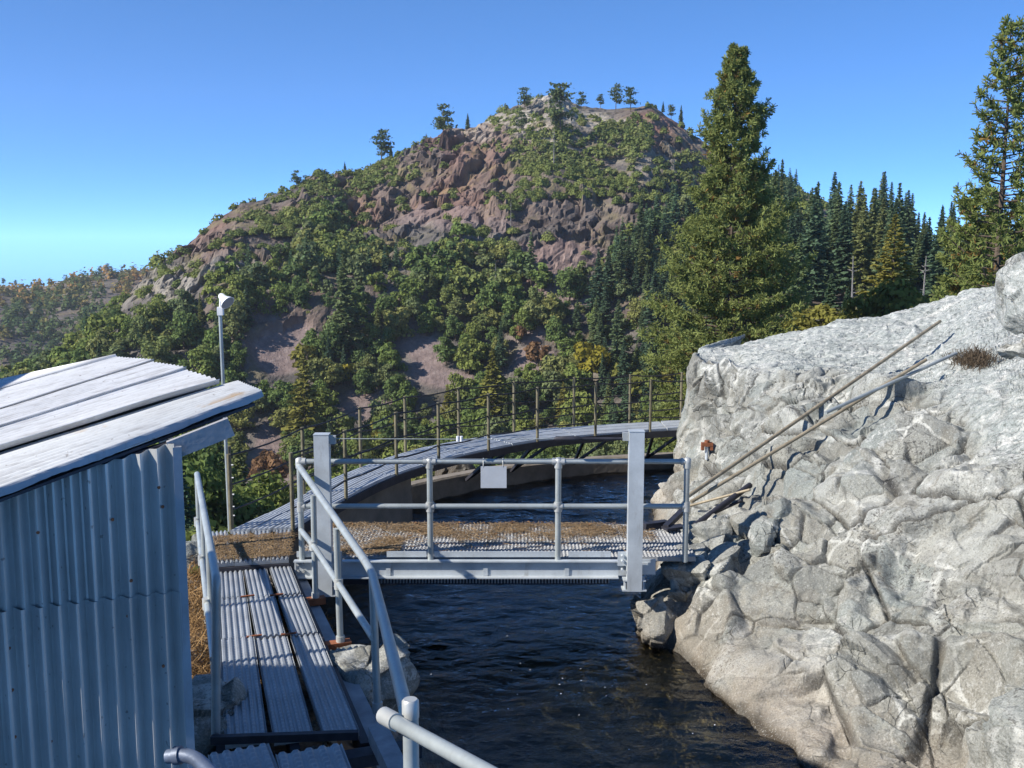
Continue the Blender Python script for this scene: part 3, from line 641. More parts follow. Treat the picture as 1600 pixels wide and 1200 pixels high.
for k, (s0, s1) in enumerate(SW):
    corr_sheet('wall_sheet', M['wall_sheet'], wp(s0, seamz - .12), wp(s1, seamz - .12), wp(s1, rake_z(s1) - .015), wp(s0, rake_z(s0) - .015), WN, PITCHC, 0.0235, shed, 0.004 * (k % 2), 10, 0.003, 0.004, k)
    corr_sheet('wall_sheet', M['wall_sheet'], wp(s0, 0.55), wp(s1, 0.55), wp(s1, seamz), wp(s0, seamz), WN, PITCHC, 0.0235, shed, 0.010 + 0.004 * (k % 2), 10, 0.003, 0.006, k + 5)
# side wall (towards the walkway), turned out of sight along GD, and back framing
sq = lambda d, z: Vector((CORN.x, CORN.y, 0)) + GD * d + PD * 0.0 + Vector((0, 0, z))
for k in range(2):
    corr_sheet('side_wall_sheet', M['wall_sheet'], sq(.02 + k * .72, .55), sq(.76 + k * .72, .55), sq(.76 + k * .72, CORN.z - .02), sq(.02 + k * .72, CORN.z - .02), PD, PITCHC, 0.0125, shed, -.01, 8)
mb = MB(); mb.bar(wp(-.012, .55, .016), wp(-.012, CORN.z - .03, .016), .035, .03, WN); mb.build('corner_flashing', M['flashing'], shed)
# screws on the wall sheets
mb = MB()
for (px, py) in [(248, 760), (254, 790), (122, 974), (200, 960), (15, 1010), (20, 1075), (24, 1148), (80, 1155), (255, 1038), (176, 810), (60, 830), (205, 905)]:
    q = wallpt(px, py) + WN * 0.017; mb.tube([q, q + WN * 0.006], 0.007, 8)
tag(mb.build('wall_screws', M['rust'], shed), kind='stuff')
# roof sheets: corner points read on the roof plane, running up the rake
ROOFP = CORN + Vector((0, 0, 0.035))
def rp(px, py): return pplane(px, py, ROOFP, RN_)
def rline(x0, y0, x1, y1, x): return (x, y0 + (y1 - y0) * (x - x0) / (x1 - x0))
L5 = (0, 767, 411, 614); L4 = (0, 714, 374, 600); L3 = (0, 685, 296, 588); L2 = (0, 656, 245, 579); L1 = (0, 627, 187, 572); L0 = (0, 611, 187, 570.5)
XL = -330
sheets = [(L5, L4, 411, 376, .0, M['roof_rusty']), (L4, L3, 348, 292, .040, M['roof_sheet']), (L3, L2, 296, 243, .048, M['roof_sheet']), (L2, L1, 246, 187, .056, M['roof_sheet']), (L1, L0, 187, 186, .066, M['roof_sheet'])]
for k, (la, lb, xa, xb_, of, mt) in enumerate(sheets):
    a0, a1_ = rp(*rline(*la, XL)), rp(*rline(*la, xa)); b0, b1_ = rp(*rline(*lb, XL)), rp(*rline(*lb, xb_))
    ext = (b0 - a0) * 0.10; ext2 = (b1_ - a1_) * 0.10
    o = corr_sheet('roof_sheet', mt, a0, b0 + ext, b1_ + ext2, a1_, RN_, 0.075, 0.014, shed, of, 40, 0.003, 0.007 if k < 4 else .002, k, 0.0 if k else .5)
    if k == 0: tag(o, 'roof sheet with an orange rust streak')
u0, u1, u2, u3 = rp(*rline(*L5, XL)), rp(*rline(*L5, 395)), rp(*rline(*L3, 290)), rp(*rline(*L3, XL))
mb = MB(); mb.raw([u - RN_ * o_ for o_ in (.030, .042) for u in (u0, u1, u2, u3)], [(0, 1, 2, 3), (7, 6, 5, 4), (0, 4, 5, 1), (1, 5, 6, 2), (2, 6, 7, 3), (3, 7, 4, 0)]); mb.build('dark_underlay', M['dark_steel'], shed)  # dark plane added under the sheets to keep their open gap dark
# rolled front edge of the roof, board under the overhang, wall plate
e0, e1 = rp(*rline(*L5, XL)), rp(*rline(*L5, 409))
ns_ = 70; vs, fs = [], []
for k in range(ns_ + 1):
    q = e0.lerp(e1, k / ns_); wv_ = .002 * math.sin(k * .9) + .0015 * math.sin(k * 2.3 + 1) + random.uniform(-.001, .001); dn = .024 + .006 * math.sin(k * .5) + random.uniform(-.003, .003)
    for a_, b_ in ((-.02, .012), (.006, .013), (.010 + wv_ * .8, .006), (.012 + wv_, -dn * .72), (.006, -dn * .74), (.002, -dn * .70)): vs.append(q + WN * a_ + RN_ * b_)
for k in range(ns_):
    for j in range(5): a = k * 6 + j; fs.append((a, a + 1, a + 7, a + 6))
mb = MB(); mb.raw(vs, fs, False); mb.build('edge_trim', M['flashing'], shed)  # darker flashing grey stands in for shade on the trim's front
b0_, b1b = wallpt(266, 706), wallpt(362, 668)
mb = MB(); mb.bar(b0_ + GD * .03, b1b + GD * .03, .035, (wallpt(275, 690) - wallpt(275, 655)).length * .85, RN_); mb.build('fascia_board', M['timber'], shed)
mb = MB(); mb.bar(wp(2.6, rake_z(2.6) - .06, -.05), wp(-.02, rake_z(-.02) - .06, -.05), .05, .09); mb.build('rafter', M['dark_steel'], shed)

# unseen corrugated building, added left of the view to shade the near walkway
tb = empty('unseen_shade_building', (-8.4, 2.2, 0.4), 'unseen tall corrugated building added left of the small shed to shade the near walkway', 'building')
TBX, TBY = -6.4, 5.95
for k in range(5):
    corr_sheet('wall_sheet', M['wall_sheet'], (TBX, TBY - k * 1.6, .2), (TBX, TBY - (k + 1) * 1.6 + .0, .2), (TBX, TBY - (k + 1) * 1.6, 5.75), (TBX, TBY - k * 1.6, 5.75), Vector((1, 0, 0)), .16, .02, tb, 0, 6)
for k in range(3):
    corr_sheet('wall_sheet', M['wall_sheet'], (TBX - k * 1.4, TBY, .2), (TBX - (k + 1) * 1.4, TBY, .2), (TBX - (k + 1) * 1.4, TBY, 5.75), (TBX - k * 1.4, TBY, 5.75), Vector((0, 1, 0)), .16, .02, tb, .0, 6)
mb = MB(); mb.box((TBX - 2.1, TBY - 4.0, 5.85), (4.5, 8.3, .12)); mb.build('roof', M['roof_sheet'], tb)

# ------------------------------------------------------------------ grip-plank maker
def grip_plank(name, p0, p1, width, parent, mat=None, ridges=5, h=0.018, depth=0.055, up=Vector((0, 0, 1)), step=0.05, tooth=0.35, off=None):
    """a folded steel plank from p0 to p1 (top centre line) with toothed ridges and turned-down edges"""
    p0, p1 = Vector(p0), Vector(p1); d = p1 - p0; L = d.length; d.normalize(); sd = d.cross(up).normalized(); u = sd.cross(d)
    ns = max(2, int(L / step)) * 2; prof = [(-.5, -depth), (-.5, -h * .3)]
    for k in range(ridges):
        c = -.5 + (k + .5) / ridges; w_ = .5 / ridges
        prof += [(c - w_ * .72, -h), (c - w_ * .3, 0), (c + w_ * .3, 0), (c + w_ * .72, -h)]
    prof += [(.5, -h * .3), (.5, -depth)]
    vs, fs = [], []; m_ = len(prof)
    for j in range(ns + 1):
        q = p0 + d * (L * j / ns); dip = tooth * h if j % 2 else 0.0
        for (x, z) in prof:
            zz = z - (dip if z == 0 else 0); vs.append(q + sd * (x * width) + u * zz)
    for j in range(ns):
        for i in range(m_ - 1):
            a = j * m_ + i; fs.append((a, a + 1, a + m_ + 1, a + m_))
    fs.append(tuple(range(m_ - 1, -1, -1))); fs.append(tuple(range(ns * m_, ns * m_ + m_)))
    b = MB(); b.raw(vs, fs); return b.build(name, mat or M['plank'], parent)

# ------------------------------------------------------------------ walkway of grip planks leading to the bridge
walk = empty('walkway', (-2.2, 9.4, 0.6), 'sunlit walkway of nine ribbed steel planks leading from the shed to the bridge', 'walkway')
ZP = 0.9
nearL, nearR = pz(349, 1160, ZP), pz(567, 1140, ZP); farL, farR = pz(341, 881, ZP), pz(452, 877, ZP)
cols = [(0.0, 0.325), (0.345, 0.655), (0.70, 0.985)]; rows = [(0.0, 0.47), (0.478, 0.735), (0.743, 1.0)]
def wq(s, t): return (nearL * (1 - s) + nearR * s) * (1 - t) + (farL * (1 - s) + farR * s) * t
for ci, (s0, s1) in enumerate(cols):
    for ri, (t0, t1) in enumerate(rows):
        c_ = (s0 + s1) / 2; j_ = random.uniform(-.008, .008)
        wd = (wq(s1, (t0 + t1) / 2) - wq(s0, (t0 + t1) / 2)).length * .98
        grip_plank('tread_plank', wq(c_, t0) + Vector((0, 0, j_)), wq(c_, t1) + Vector((0, 0, j_ + random.uniform(-.006, .006))), wd, walk, ridges=5, step=0.06, h=.020)
for s in (-.02, .5, 1.0):
    mb = MB(); mb.bar(wq(s, -.02) - Vector((0, 0, .15)), wq(s, 1.0) - Vector((0, 0, .15)), .07, .17); mb.build('joist', M['dark_steel'], walk)
mb = MB(); mb.bar(wq(1.12, -.06) - Vector((0, 0, .20)), wq(1.10, .98) - Vector((0, 0, .20)), .16, .10); mb.build('edge_beam', M['timber'], walk)
for (px, py) in ((490, 939), (528, 1008)):
    q = pz(px, py, .80); mb = MB(); mb.bar(q - PD * .18, q + PD * .12, .10, .07); mb.build('rusty_bracket', M['rust'], walk)
q = wq(1.1, -.05); mb = MB(); mb.bar(q - PD * .30 - Vector((0, 0, .1)), q + PD * .28 - Vector((0, 0, .1)), .14, .09); mb.build('rusty_bracket', M['dark_steel'], walk)
for t_ in (.735, .475):
    for s in (.335, .68):
        q = wq(s, t_) + Vector((0, 0, .004)); mb = MB(); mb.bar(q - PD * .07, q + PD * .07, .022, .012); mb.build('clip', M['rust'], walk)
# upper treads in the shade, nearest the camera
tread = empty('step', (-1.6, 6.3, 0.6), 'shaded steel step of two ribbed planks below the near end of the walkway', 'step')
for (xa, xb1) in ((332, 425), (437, 540)):
    a = pz((xa + xb1) / 2 - 6, 1168, 1.02); b = pz((xa + xb1) / 2 + 34, 1290, 1.02); grip_plank('tread_plank', b, a, (pz(xb1, 1170, 1.02) - pz(xa, 1170, 1.02)).length, tread, ridges=5, step=.06, h=.02)
mb = MB(); mb.bar(pz(590, 1145, .95), pz(680, 1330, .95), .14, .12); mb.build('edge_beam', M['timber'], tread)
mb = MB(); mb.bar(pz(330, 1156, .93), pz(560, 1148, .93), .05, .06); mb.build('riser_angle', M['dark_steel'], tread)

# ------------------------------------------------------------------ landing between walkway, bridge and flume
land = empty('landing', (-3.1, 12.1, 0.7), 'landing of ribbed planks under brown pine needles between bridge and flume', 'landing')
l0, l1, l2, l3 = pz(338, 879, .985), pz(452, 872, .985), pz(460, 824, .985), pz(326, 830, .985)
for k in range(4):
    s0, s1 = k / 4, (k + 1) / 4 - .012; a = l0.lerp(l1, (s0 + s1) / 2); b = l3.lerp(l2, (s0 + s1) / 2)
    grip_plank('deck_plank', a, b, (l0.lerp(l1, s1) - l0.lerp(l1, s0)).length * 1.03, land, ridges=4, step=.08, h=.02)
mb = MB(); mb.bar(l0 - Vector((0, 0, .12)), l1 - Vector((0, 0, .12)), .06, .12); mb.build('joist', M['dark_steel'], land)
mb = MB(); mb.bar(l3 - Vector((0, 0, .12)), l2 - Vector((0, 0, .12)), .06, .12); mb.build('joist', M['dark_steel'], land)

# ------------------------------------------------------------------ footbridge across the canal
ZD, YF, YB = 1.0, 11.50, 12.92
XL_, XR_ = -2.46, 2.06
br = empty('footbridge', (-0.2, 12.2, 0.75), 'galvanised steel footbridge with pipe railing and two tall gate posts across the canal', 'bridge')
nrow = 5
for k in range(nrow):
    y = YF + .04 + (YB - YF - .04) * (k + .5) / nrow; wd = (YB - YF - .04) / nrow * .97
    for (x0, x1) in ((XL_ + .02, -.30), (-.29, XR_ + .03)):
        grip_plank('deck_plank', (x0, y, ZD - .004 * (k % 2)), (x1, y, ZD - .004 * (k % 2)), wd, br, M['deck'], ridges=4, step=.042, h=.022, tooth=.8, depth=.06)
BT = 0.985
mb = MB(); mb.box(((XL_ + 1.36) / 2 - .0, YF - .02, BT - .105), (1.36 - XL_, .012, .17)); mb.build('beam_web', M['galv'], br)
mb = MB(); mb.box(((XL_ + 1.36) / 2, YF - .045, BT - .012), (1.36 - XL_, .075, .014)); mb.build('beam_flange', M['galv'], br)
mb = MB(); mb.box(((XL_ + 1.2) / 2, YF - .055, BT - .197), (1.2 - XL_, .095, .014)); mb.build('beam_flange', M['galv'], br)
mb = MB(); mb.box(((XL_ + XR_) / 2, YB + .02, BT - .12), (XR_ - XL_, .05, .2)); mb.build('rear_beam', M['galv'], br)
for x in (XL_ + .01, -1.40, -.30, .62):
    mb = MB(); mb.box((x, YF - .032, BT - .105), (.05 if x > -2 else .018, .016, .165)); mb.build('stiffener', M['galv'], br)
for x in (-2.42, -2.36):
    for z in (.93, .85): mb = MB(); mb.tube([(x, YF - .03, z), (x, YF - .05, z)], .018, 8); mb.build('bolt', M['fitting'], br)
mb = MB(); mb.box((1.50, YF + .02, BT - .10), (.26, .02, .18)); mb.build('end_plate', M['galv'], br)
mb = MB(); mb.box((1.50, YF + .005, BT - .10), (.11, .012, .11)); mb.build('bolt_plate', M['galv'], br)
# comb of grating bars hanging below the beam
mb = MB(); x = XL_ + .9
while x < 1.14:
    mb.box((x, YF + .05, BT - .255), (.016, .05, .085)); x += .036
tag(mb.build('grating_comb', M['plank'], br), kind='stuff')
mb = MB(); mb.box(((XL_ + 1.1) / 2, YF + .11, BT - .27), (1.1 - XL_, .06, .12)); mb.build('lower_beam', M['dark_steel'], br)
for (x0, x1) in ((-2.44, -2.02), (-1.42, -.97), (-.88, .55), (.64, 1.12)):
    mb = MB(); mb.box(((x0 + x1) / 2, YF + .012, ZD + .035), (x1 - x0, .012, .065)); mb.build('toe_plate', M['galv'], br)
# railing of the bridge
RX = [pY(470, 800, YF).x, pY(672, 800, YF).x, pY(872, 800, YF).x, pY(1070, 800, YF + .08).x]
ZT_, ZM = pY(672, 721, YF).z, pY(672, 791, YF).z
post_me = None
for i, x in enumerate(RX):
    zb = ZD - .02 if i < 3 else ZD - .05
    mb = MB(); mb.tube([(x, YF, zb), (x, YF, ZT_ + .01)], .033, 14); pst = mb.build('railing_post', M['pipe'], br)
    mb = MB(); mb.tube([(x, YF, ZT_ - .075), (x, YF, ZT_ - .01), (x, YF, ZT_ + .03), (x, YF, ZT_ + .045)], [.043, .045, .043, .018], 14)
    mb.tube([(x - (.07 if i else 0), YF, ZT_), (x + (.07 if i < 3 else 0), YF, ZT_)], .041, 14); mb.build('tee_fitting', M['fitting'], pst, off=br.location)
    mb = MB(); mb.tube([(x, YF, ZM - .06), (x, YF, ZM + .05)], .043, 14); mb.tube([(x - (.05 if i else 0), YF, ZM), (x + (.05 if i < 3 else 0), YF, ZM)], .041, 14); mb.build('cross_fitting', M['fitting'], pst, off=br.location)
for i in range(3):
    mb = MB(); mb.tube([(RX[i], YF, ZT_), (RX[i + 1], YF, ZT_)], .030, 14); mb.build('top_rail', M['pipe'], br)
    mb = MB(); mb.tube([(RX[i], YF, ZM), (RX[i + 1], YF, ZM)], .030, 14); mb.build('mid_rail', M['pipe'], br)
# two tall gate posts: H-sections standing just in front of the railing
YP = YF - .17
for (pxc, pyt, pyb, sgn) in ((506, 679, 930, 1), (992.5, 674, 922, -1)):
    a = pY(pxc, pyt, YP); b = pY(pxc, pyb, YP); x = (a.x + b.x) / 2
    mb = MB(); hh = a.z - b.z; zc_ = (a.z + b.z) / 2
    mb.box((x, YP - .05, zc_), (.165, .012, hh)); mb.box((x, YP + .06, zc_), (.165, .012, hh)); mb.box((x, YP + .005, zc_), (.012, .098, hh))
    mb.box((x - .076, YP + .005, zc_), (.012, .097, hh - .02)); mb.box((x + .076, YP + .005, zc_), (.012, .097, hh - .02))
    pst = mb.build('gate_post', M['galv'], br)
    mb = MB(); mb.box((x, YP + .005, a.z + .006), (.172, .13, .008)); mb.build('cap_plate', M['galv'], pst, off=br.location)
    mb = MB(); mb.box((x + .115 * sgn, YP + .02, a.z - .06), (.07, .05, .09)); mb.build('lug', M['fitting'], pst, off=br.location)
    mb = MB(); mb.box((x, YP + .02, b.z + .01), (.27, .15, .016)); mb.box((x, YP + .02, b.z + .12), (.25, .14, .014))
    mb.box((x - .10, YP + .02, b.z + .065), (.016, .12, .10)); mb.box((x + .10, YP + .02, b.z + .065), (.016, .12, .10)); mb.build('foot_bracket', M['galv'], pst, off=br.location)
    mb = MB()
    for z in (ZD + .06, ZD + .0, ZD - .10): mb.tube([(x - .13 * sgn * -1 if sgn < 0 else x + .13, YP + .06, z), (x - .13 * sgn * -1 if sgn < 0 else x + .13, YP - .0, z)], .016, 8)
    mb.box((x + .13 * (-1 if sgn > 0 else -1) * -sgn, YP + .06, ZD + .02), (.10, .02, .16)); mb.build('bolt_plate', M['galv'], pst, off=br.location)
# lifting rod and wire strung between the tall posts
cb = empty('wire_rope', (-1.9, YP, ZT_ + .28), 'thin wire rope with a turnbuckle strung between the two tall bridge posts', 'wire')
zw0, zw1 = pY(525, 686, YP).z, pY(980, 686, YP).z; xw = [pY(v, 686, YP).x for v in (524, 718, 866, 905, 972)]
mb = MB(); mb.tube([(xw[0], YP + .02, zw0), (xw[1], YP + .02, zw0 - .006), (xw[2], YP + .02, zw1 - .002)], .005, 6); mb.build('wire', M['pipe'], cb)
mb = MB(); mb.tube([(xw[2], YP + .02, zw1), (xw[2] + .02, YP + .02, zw1), (xw[3], YP + .02, zw1), (xw[3] + .04, YP + .02, zw1)], [.012, .028, .028, .014], 10); mb.build('turnbuckle', M['dark_steel'], cb)
mb = MB(); mb.tube([(xw[3], YP + .02, zw1), (xw[4], YP + .02, zw1)], .016, 8); mb.build('rod', M['dark_steel'], cb)
for dx in (-.02, .02):
    mb = MB(); mb.tube([(xw[1] + dx, YP + .02, zw0 - .03), (xw[1] + dx, YP + .02, zw0 + .028)], .017, 8); mb.build('clamp', M['white_paint'], cb)
# sign plate hanging from the top rail
q0_, q1_ = pY(751, 729, YF - .05), pY(791.5, 762, YF - .05)
sg = empty('sign_plate', ((q0_.x + q1_.x) / 2, YF - .05, q1_.z), 'small blank grey metal plate hanging from the top rail of the bridge', 'sign')
mb = MB(); mb.bar(((q0_.x + q1_.x) / 2, YF - .035, q0_.z), ((q0_.x + q1_.x) / 2, YF - .065, q1_.z), q1_.x - q0_.x, .006, (0, 1, 0)); mb.build('plate', M['sign'], sg)
for x in (q0_.x + .03, q1_.x - .04):
    mb = MB(); mb.tube([(x, YF - .035, q0_.z - .02), (x, YF - .04, ZT_), (x, YF, ZT_ + .036), (x, YF + .036, ZT_), (x, YF, ZT_ - .036)], .006, 6); mb.build('hook', M['fitting'], sg)

# ------------------------------------------------------------------ railings of the walkway
def fillet(p0, p1, p2, r, n=7):
    p0, p1, p2 = Vector(p0), Vector(p1), Vector(p2); a = p1 + (p0 - p1).normalized() * r; b = p1 + (p2 - p1).normalized() * r
    return [p0] + [(a * (1 - t) + p1 * t) * (1 - t) + (p1 * (1 - t) + b * t) * t for t in (k / n for k in range(n + 1))] + [p2]
rr = empty('handrail', (-1.7, 9.6, .85), 'bent pipe handrail on the canal side of the walkway, dropping toward the stair', 'handrail')
P1, P2, P3 = pz(493, 934, .83), pz(532, 1003, .83), pz(590, 1108, .83)
tops = [pY(489.5, 774, P1.y), pY(525.5, 826, P2.y), pY(582, 905, P3.y + .05)]
mids = [pY(489.5, 852, P1.y), pY(529, 912, P2.y), pY(588, 1000, P3.y)]
for i, (b, t) in enumerate(zip((P1, P2, P3), tops)):
    mb = MB(); mb.tube([b - Vector((0, 0, .03)), t], .031, 14); mb.build('railing_post', M['pipe'] if i < 2 else M['pipe'], rr)
    mb = MB(); mb.tube([b - Vector((0, 0, .03)), b + Vector((0, 0, .06))], .042, 14); mb.build('post_socket', M['fitting'], rr)
RS = Vector((RX[0], YF - .02, ZT_)); bend = pY(580, 890, 8.35); low = pY(634, 1108, 4.6)
mb = MB(); mb.tube(fillet(RS + Vector((0, 0, -.05)), bend, low, .35), .035, 16); mb.build('top_rail', M['pipe'], rr)
ms = Vector((RX[0], YF - .02, pY(470, 828, YF).z))
mb = MB(); mb.tube([ms, mids[0], mids[1], pY(583, 996, P3.y)], .031, 14); mb.build('mid_rail', M['pipe'], rr)
for i, q in enumerate(mids[:2]):
    mb = MB(); d = Vector((0, 0, 1)); mb.tube([q - d * .05, q + d * .05], .042, 14); mb.build('tee_fitting', M['fitting'], rr)

rl = empty('handrail', (-2.9, 9.6, .8), 'straight pipe handrail on the shed side of the walkway', 'handrail')
nb = pz(337, 1157, ZP - .02); nt_ = pY(338, 905, nb.y); ft = pY(308, 741, 11.9); fb = Vector((ft.x, ft.y, .80))
nm, fm = pY(334, 1030, nb.y), pY(309, 815, 11.9)
mb = MB(); mb.tube(fillet(ft, nt_ + (nt_ - ft).normalized() * .02, nb, .09), .033, 16); mb.build('top_rail', M['pipe'], rl)
mb = MB(); mb.tube([fm, nm], .029, 14); mb.build('mid_rail', M['pipe'], rl)
for t_, (bx_, by_) in ((1.0, (309, 905)), (.62, (313, 1068)), (.30, (329, 1105))):
    top_ = nt_.lerp(ft, t_); b = Vector((top_.x, top_.y, max(.3, bank_z(top_.x, top_.y) - .05)))
    mb = MB(); mb.tube([b, top_], .031, 14); mb.build('railing_post', M['pipe'], rl)
    mb = MB(); q = nm.lerp(fm, t_); mb.tube([q - Vector((0, 0, .05)), q + Vector((0, 0, .05))], .042, 14); mb.build('tee_fitting', M['fitting'], rl)
# landing rail right in front of the camera
rn = empty('handrail', (-.35, 3.1, 2.0), 'near landing rail with a capped post, partly in shade, above the water', 'handrail')
q0_ = pY(600, 1118, 3.25); q1_ = pY(760, 1206, 2.72); pc = pY(640, 1118, 3.18)
mb = MB(); mb.tube([q0_, q1_, q1_ + (q1_ - q0_) * .8], .0235, 18); mb.build('top_rail', M['pipe'], rn)
mb = MB(); mb.tube([(pc.x, pc.y + .03, 1.2), (pc.x, pc.y + .03, pc.z + .03)], .026, 16); mb.build('railing_post', M['pipe'], rn)
mb = MB(); mb.tube([(pc.x, pc.y + .03, pc.z - .02), (pc.x, pc.y + .03, pc.z + .035), (pc.x, pc.y + .03, pc.z + .042)], [.028, .028, .022], 16); mb.build('post_cap', M['fitting'], rn)
d_ = (q1_ - q0_).normalized()
mb = MB(); mb.tube([q0_, q0_ + d_ * .09], .029, 16); mb.build('elbow_fitting', M['fitting'], rn)
mb = MB(); c_ = pY(692, 1168, 2.94); mb.tube([c_ - d_ * .006, c_ + d_ * .006], .0252, 16); mb.build('joint_ring', M['dark_steel'], rn)
M['conduit'] = mat_simple('blue_grey_shade_conduit', (0.13, 0.16, 0.22), 0.5, 0.2)  # blue grey darkened to put the elbow's shade into its colour
pe = empty('conduit', (-1.3, 3.9, 2.2), 'blue grey conduit elbow, darkened as if in shade, at the foot of the shed corner', 'pipe')
a = pY(262, 1182, 3.9); b = pY(300, 1178, 3.88); c = pY(345, 1222, 3.82)
mb = MB(); mb.tube(fillet(a, b, c, .06, 8), .028, 14); mb.build('pipe', M['conduit'], pe)
mb = MB(); mb.tube([a.lerp(b, .3), a.lerp(b, .55)], .036, 14); mb.build('collar', M['conduit'], pe)

# ------------------------------------------------------------------ flume: wall and catwalk with cable railing
fw = empty('flume_wall', (-1.5, 16.5, -.5), 'dark stained concrete flume wall curving away under the catwalk', 'wall')
def wall_strip(name, i0, i1, ztop0, ztop1):
    vs, fs = [], []; n = i1 - i0
    for k in range(n + 1):
        i = i0 + k; z = ztop0 + (ztop1 - ztop0) * k / n
        for (q, zz) in ((WI[i], -1.6), (WI[i], z - .03), (WI[i] + (WO[i] - WI[i]) * .15, z), (WO[i], z), (WO[i], -4.5)): vs.append((q[0], q[1], zz))
    for k in range(n):
        for j in range(4): a = k * 5 + j; fs.append((a, a + 5, a + 6, a + 1))
    fs.append((0, 1, 2, 3, 4)); a = n * 5; fs.append((a + 4, a + 3, a + 2, a + 1, a)); mbx = MB(); mbx.raw(vs, fs); return mbx.build(name, M['concrete'], fw)
isplit = int(np.argmin(np.abs(wy - 2.95)))
wall_strip('wall_panel', 2, isplit, .90, .90); wall_strip('wall_panel', isplit, 59, .40, .26)
cw = empty('catwalk', (-1.5, 16.5, .9), 'curved catwalk of long ribbed planks along the flume with cable railing', 'catwalk')
nseg, lanes = 9, 3
for k in range(nseg):
    for l in range(lanes):
        s = (l + .5) / lanes; ts = np.linspace(k * 6.6 / nseg, (k + 1) * 6.6 / nseg - .012, 7)
        O_, I_ = path(OUT, ts), path(INN, ts); vs, fs = [], []; prof = [(-.5, -.05), (-.5, 0)]
        for r_ in range(4): c = -.5 + (r_ + .5) / 4; prof += [(c - .10, -.026), (c - .05, .002), (c + .05, .002), (c + .10, -.026)]
        prof += [(.5, 0), (.5, -.05)]
        for j in range(len(ts)):
            for (x, z) in prof:
                f = s + x * .93 / lanes; q = I_[j] * (1 - f) + O_[j] * f; vs.append((q[0], q[1], ZD + z - .008 * (k % 2)))
        m_ = len(prof)
        for j in range(len(ts) - 1):
            for i in range(m_ - 1): a = j * m_ + i; fs.append((a, a + m_, a + m_ + 1, a + 1))
        fs.append(tuple(range(m_))); fs.append(tuple(range(len(vs) - 1, len(vs) - m_ - 1, -1)))
        mb = MB(); mb.raw(vs, fs); mb.build('deck_plank', M['catwalk'], cw)
    ts = np.linspace(k * 6.6 / nseg, (k + 1) * 6.6 / nseg, 5); I_ = path(INN, ts)
    mb = MB()
    for j in range(4): mb.bar((*(I_[j]), ZD - .10), (*(I_[j + 1]), ZD - .10), .05, .12)
    mb.build('edge_beam', M['dark_steel'], cw)
for t_ in np.linspace(4.2, 6.4, 5):
    for dt in (-.10, .10):
        q = path(INN, t_ + dt)[0]; r_ = path(INN, t_)[0]; n = LN[int(t_ / 7 * 59)]
        mb = MB(); mb.bar((q[0], q[1], ZD - .14), (r_[0] + n[0] * .85, r_[1] + n[1] * .85, .26), .05, .05); mb.build('strut', M['dark_steel'], cw)
topz = 1.93
def rail_side(A, xs, shade):
    pts = []
    tt_ = np.linspace(0.0, 6.8, 800); Q = path(A, tt_); QX, _ = project(np.stack([Q[:, 0], Q[:, 1], np.full(len(Q), 1.4)], 1))
    for x in xs:
        i = int(np.argmin(np.abs(QX - x))); pts.append(Q[i])
    for q in pts:
        mb = MB(); mb.tube([(q[0], q[1], ZD - .12), (q[0], q[1], topz + .02)], .026, 8); mb.build('railing_post', M['post'], cw)
    for z in (topz, ZD + .56, ZD + .24):
        mb = MB(); P_ = []
        for a, b in zip(pts[:-1], pts[1:]):
            for s in (0, .25, .5, .75): q = a * (1 - s) + b * s; P_.append((q[0], q[1], z - .035 * math.sin(math.pi * s)))
        P_.append((pts[-1][0], pts[-1][1], z)); mb.tube(P_, .0125, 6); mb.build('cable', M['cable'], cw)
rail_side(OUT, (360, 474, 563, 633, 717, 803, 897, 984, 1064), 0)
rail_side(INN, (441, 540, 619, 685, 763, 840, 931, 1016, 1100), 1)

# floodlight pole behind the landing
lp = empty('floodlight_pole', (-3.6, 12.75, .9), 'slim pole with a white box and tilted floodlight behind the shed roof', 'light pole')
yb = 12.75; b = pY(359, 830, yb); t = pY(344, 492, yb)
mb = MB(); mb.tube([b, t], .022, 10); mb.build('pole', M['pipe'], lp)
q = pY(344.5, 486, yb); mb = MB(); mb.box((q.x, yb, q.z), (.068, .07, .10)); mb.build('junction_box', M['white_paint'], lp)
c_ = pY(349, 466, yb); ax = Vector((.62, -.35, -.55)).normalized()
mb = MB(); mb.tube([c_ - ax * .07, c_ - ax * .05, c_ + ax * .01, c_ + ax * .085, c_ + ax * .09], [.02, .038, .046, .092, .094], 16); h_ = mb.build('lamp_head', M['white_paint'], lp)
mb = MB(); mb.tube([c_ + ax * .085, c_ + ax * .094], .082, 16); mb.build('lamp_glass', M['flashing'], h_, off=lp.location)
mb = MB(); mb.tube([t + Vector((0, 0, .02)), q + Vector((0, 0, .09)), c_ - ax * .06], .012, 8); mb.build('lamp_bracket', M['white_paint'], lp)
# post studded with wire hooks beside it
mb = MB(); mb.tube([pY(362, 832, yb + .1), pY(357, 697, yb + .1)], .030, 10)
hp = empty('hooked_post', (pY(362, 832, yb + .1).x, yb + .1, .98), 'olive post with small white wire hooks at the corner of the landing', 'post'); mb.build('post', M['post'], hp)
for k, py in enumerate((711, 727, 747, 773, 792, 806)):
    q = pY(358 + (py - 700) * .03, py, yb + .06); mb = MB(); mb.tube([q + Vector((-.035, 0, .0)), q + Vector((.045, 0, .004))], .009, 6); mb.build('hook', M['white_paint'], hp)

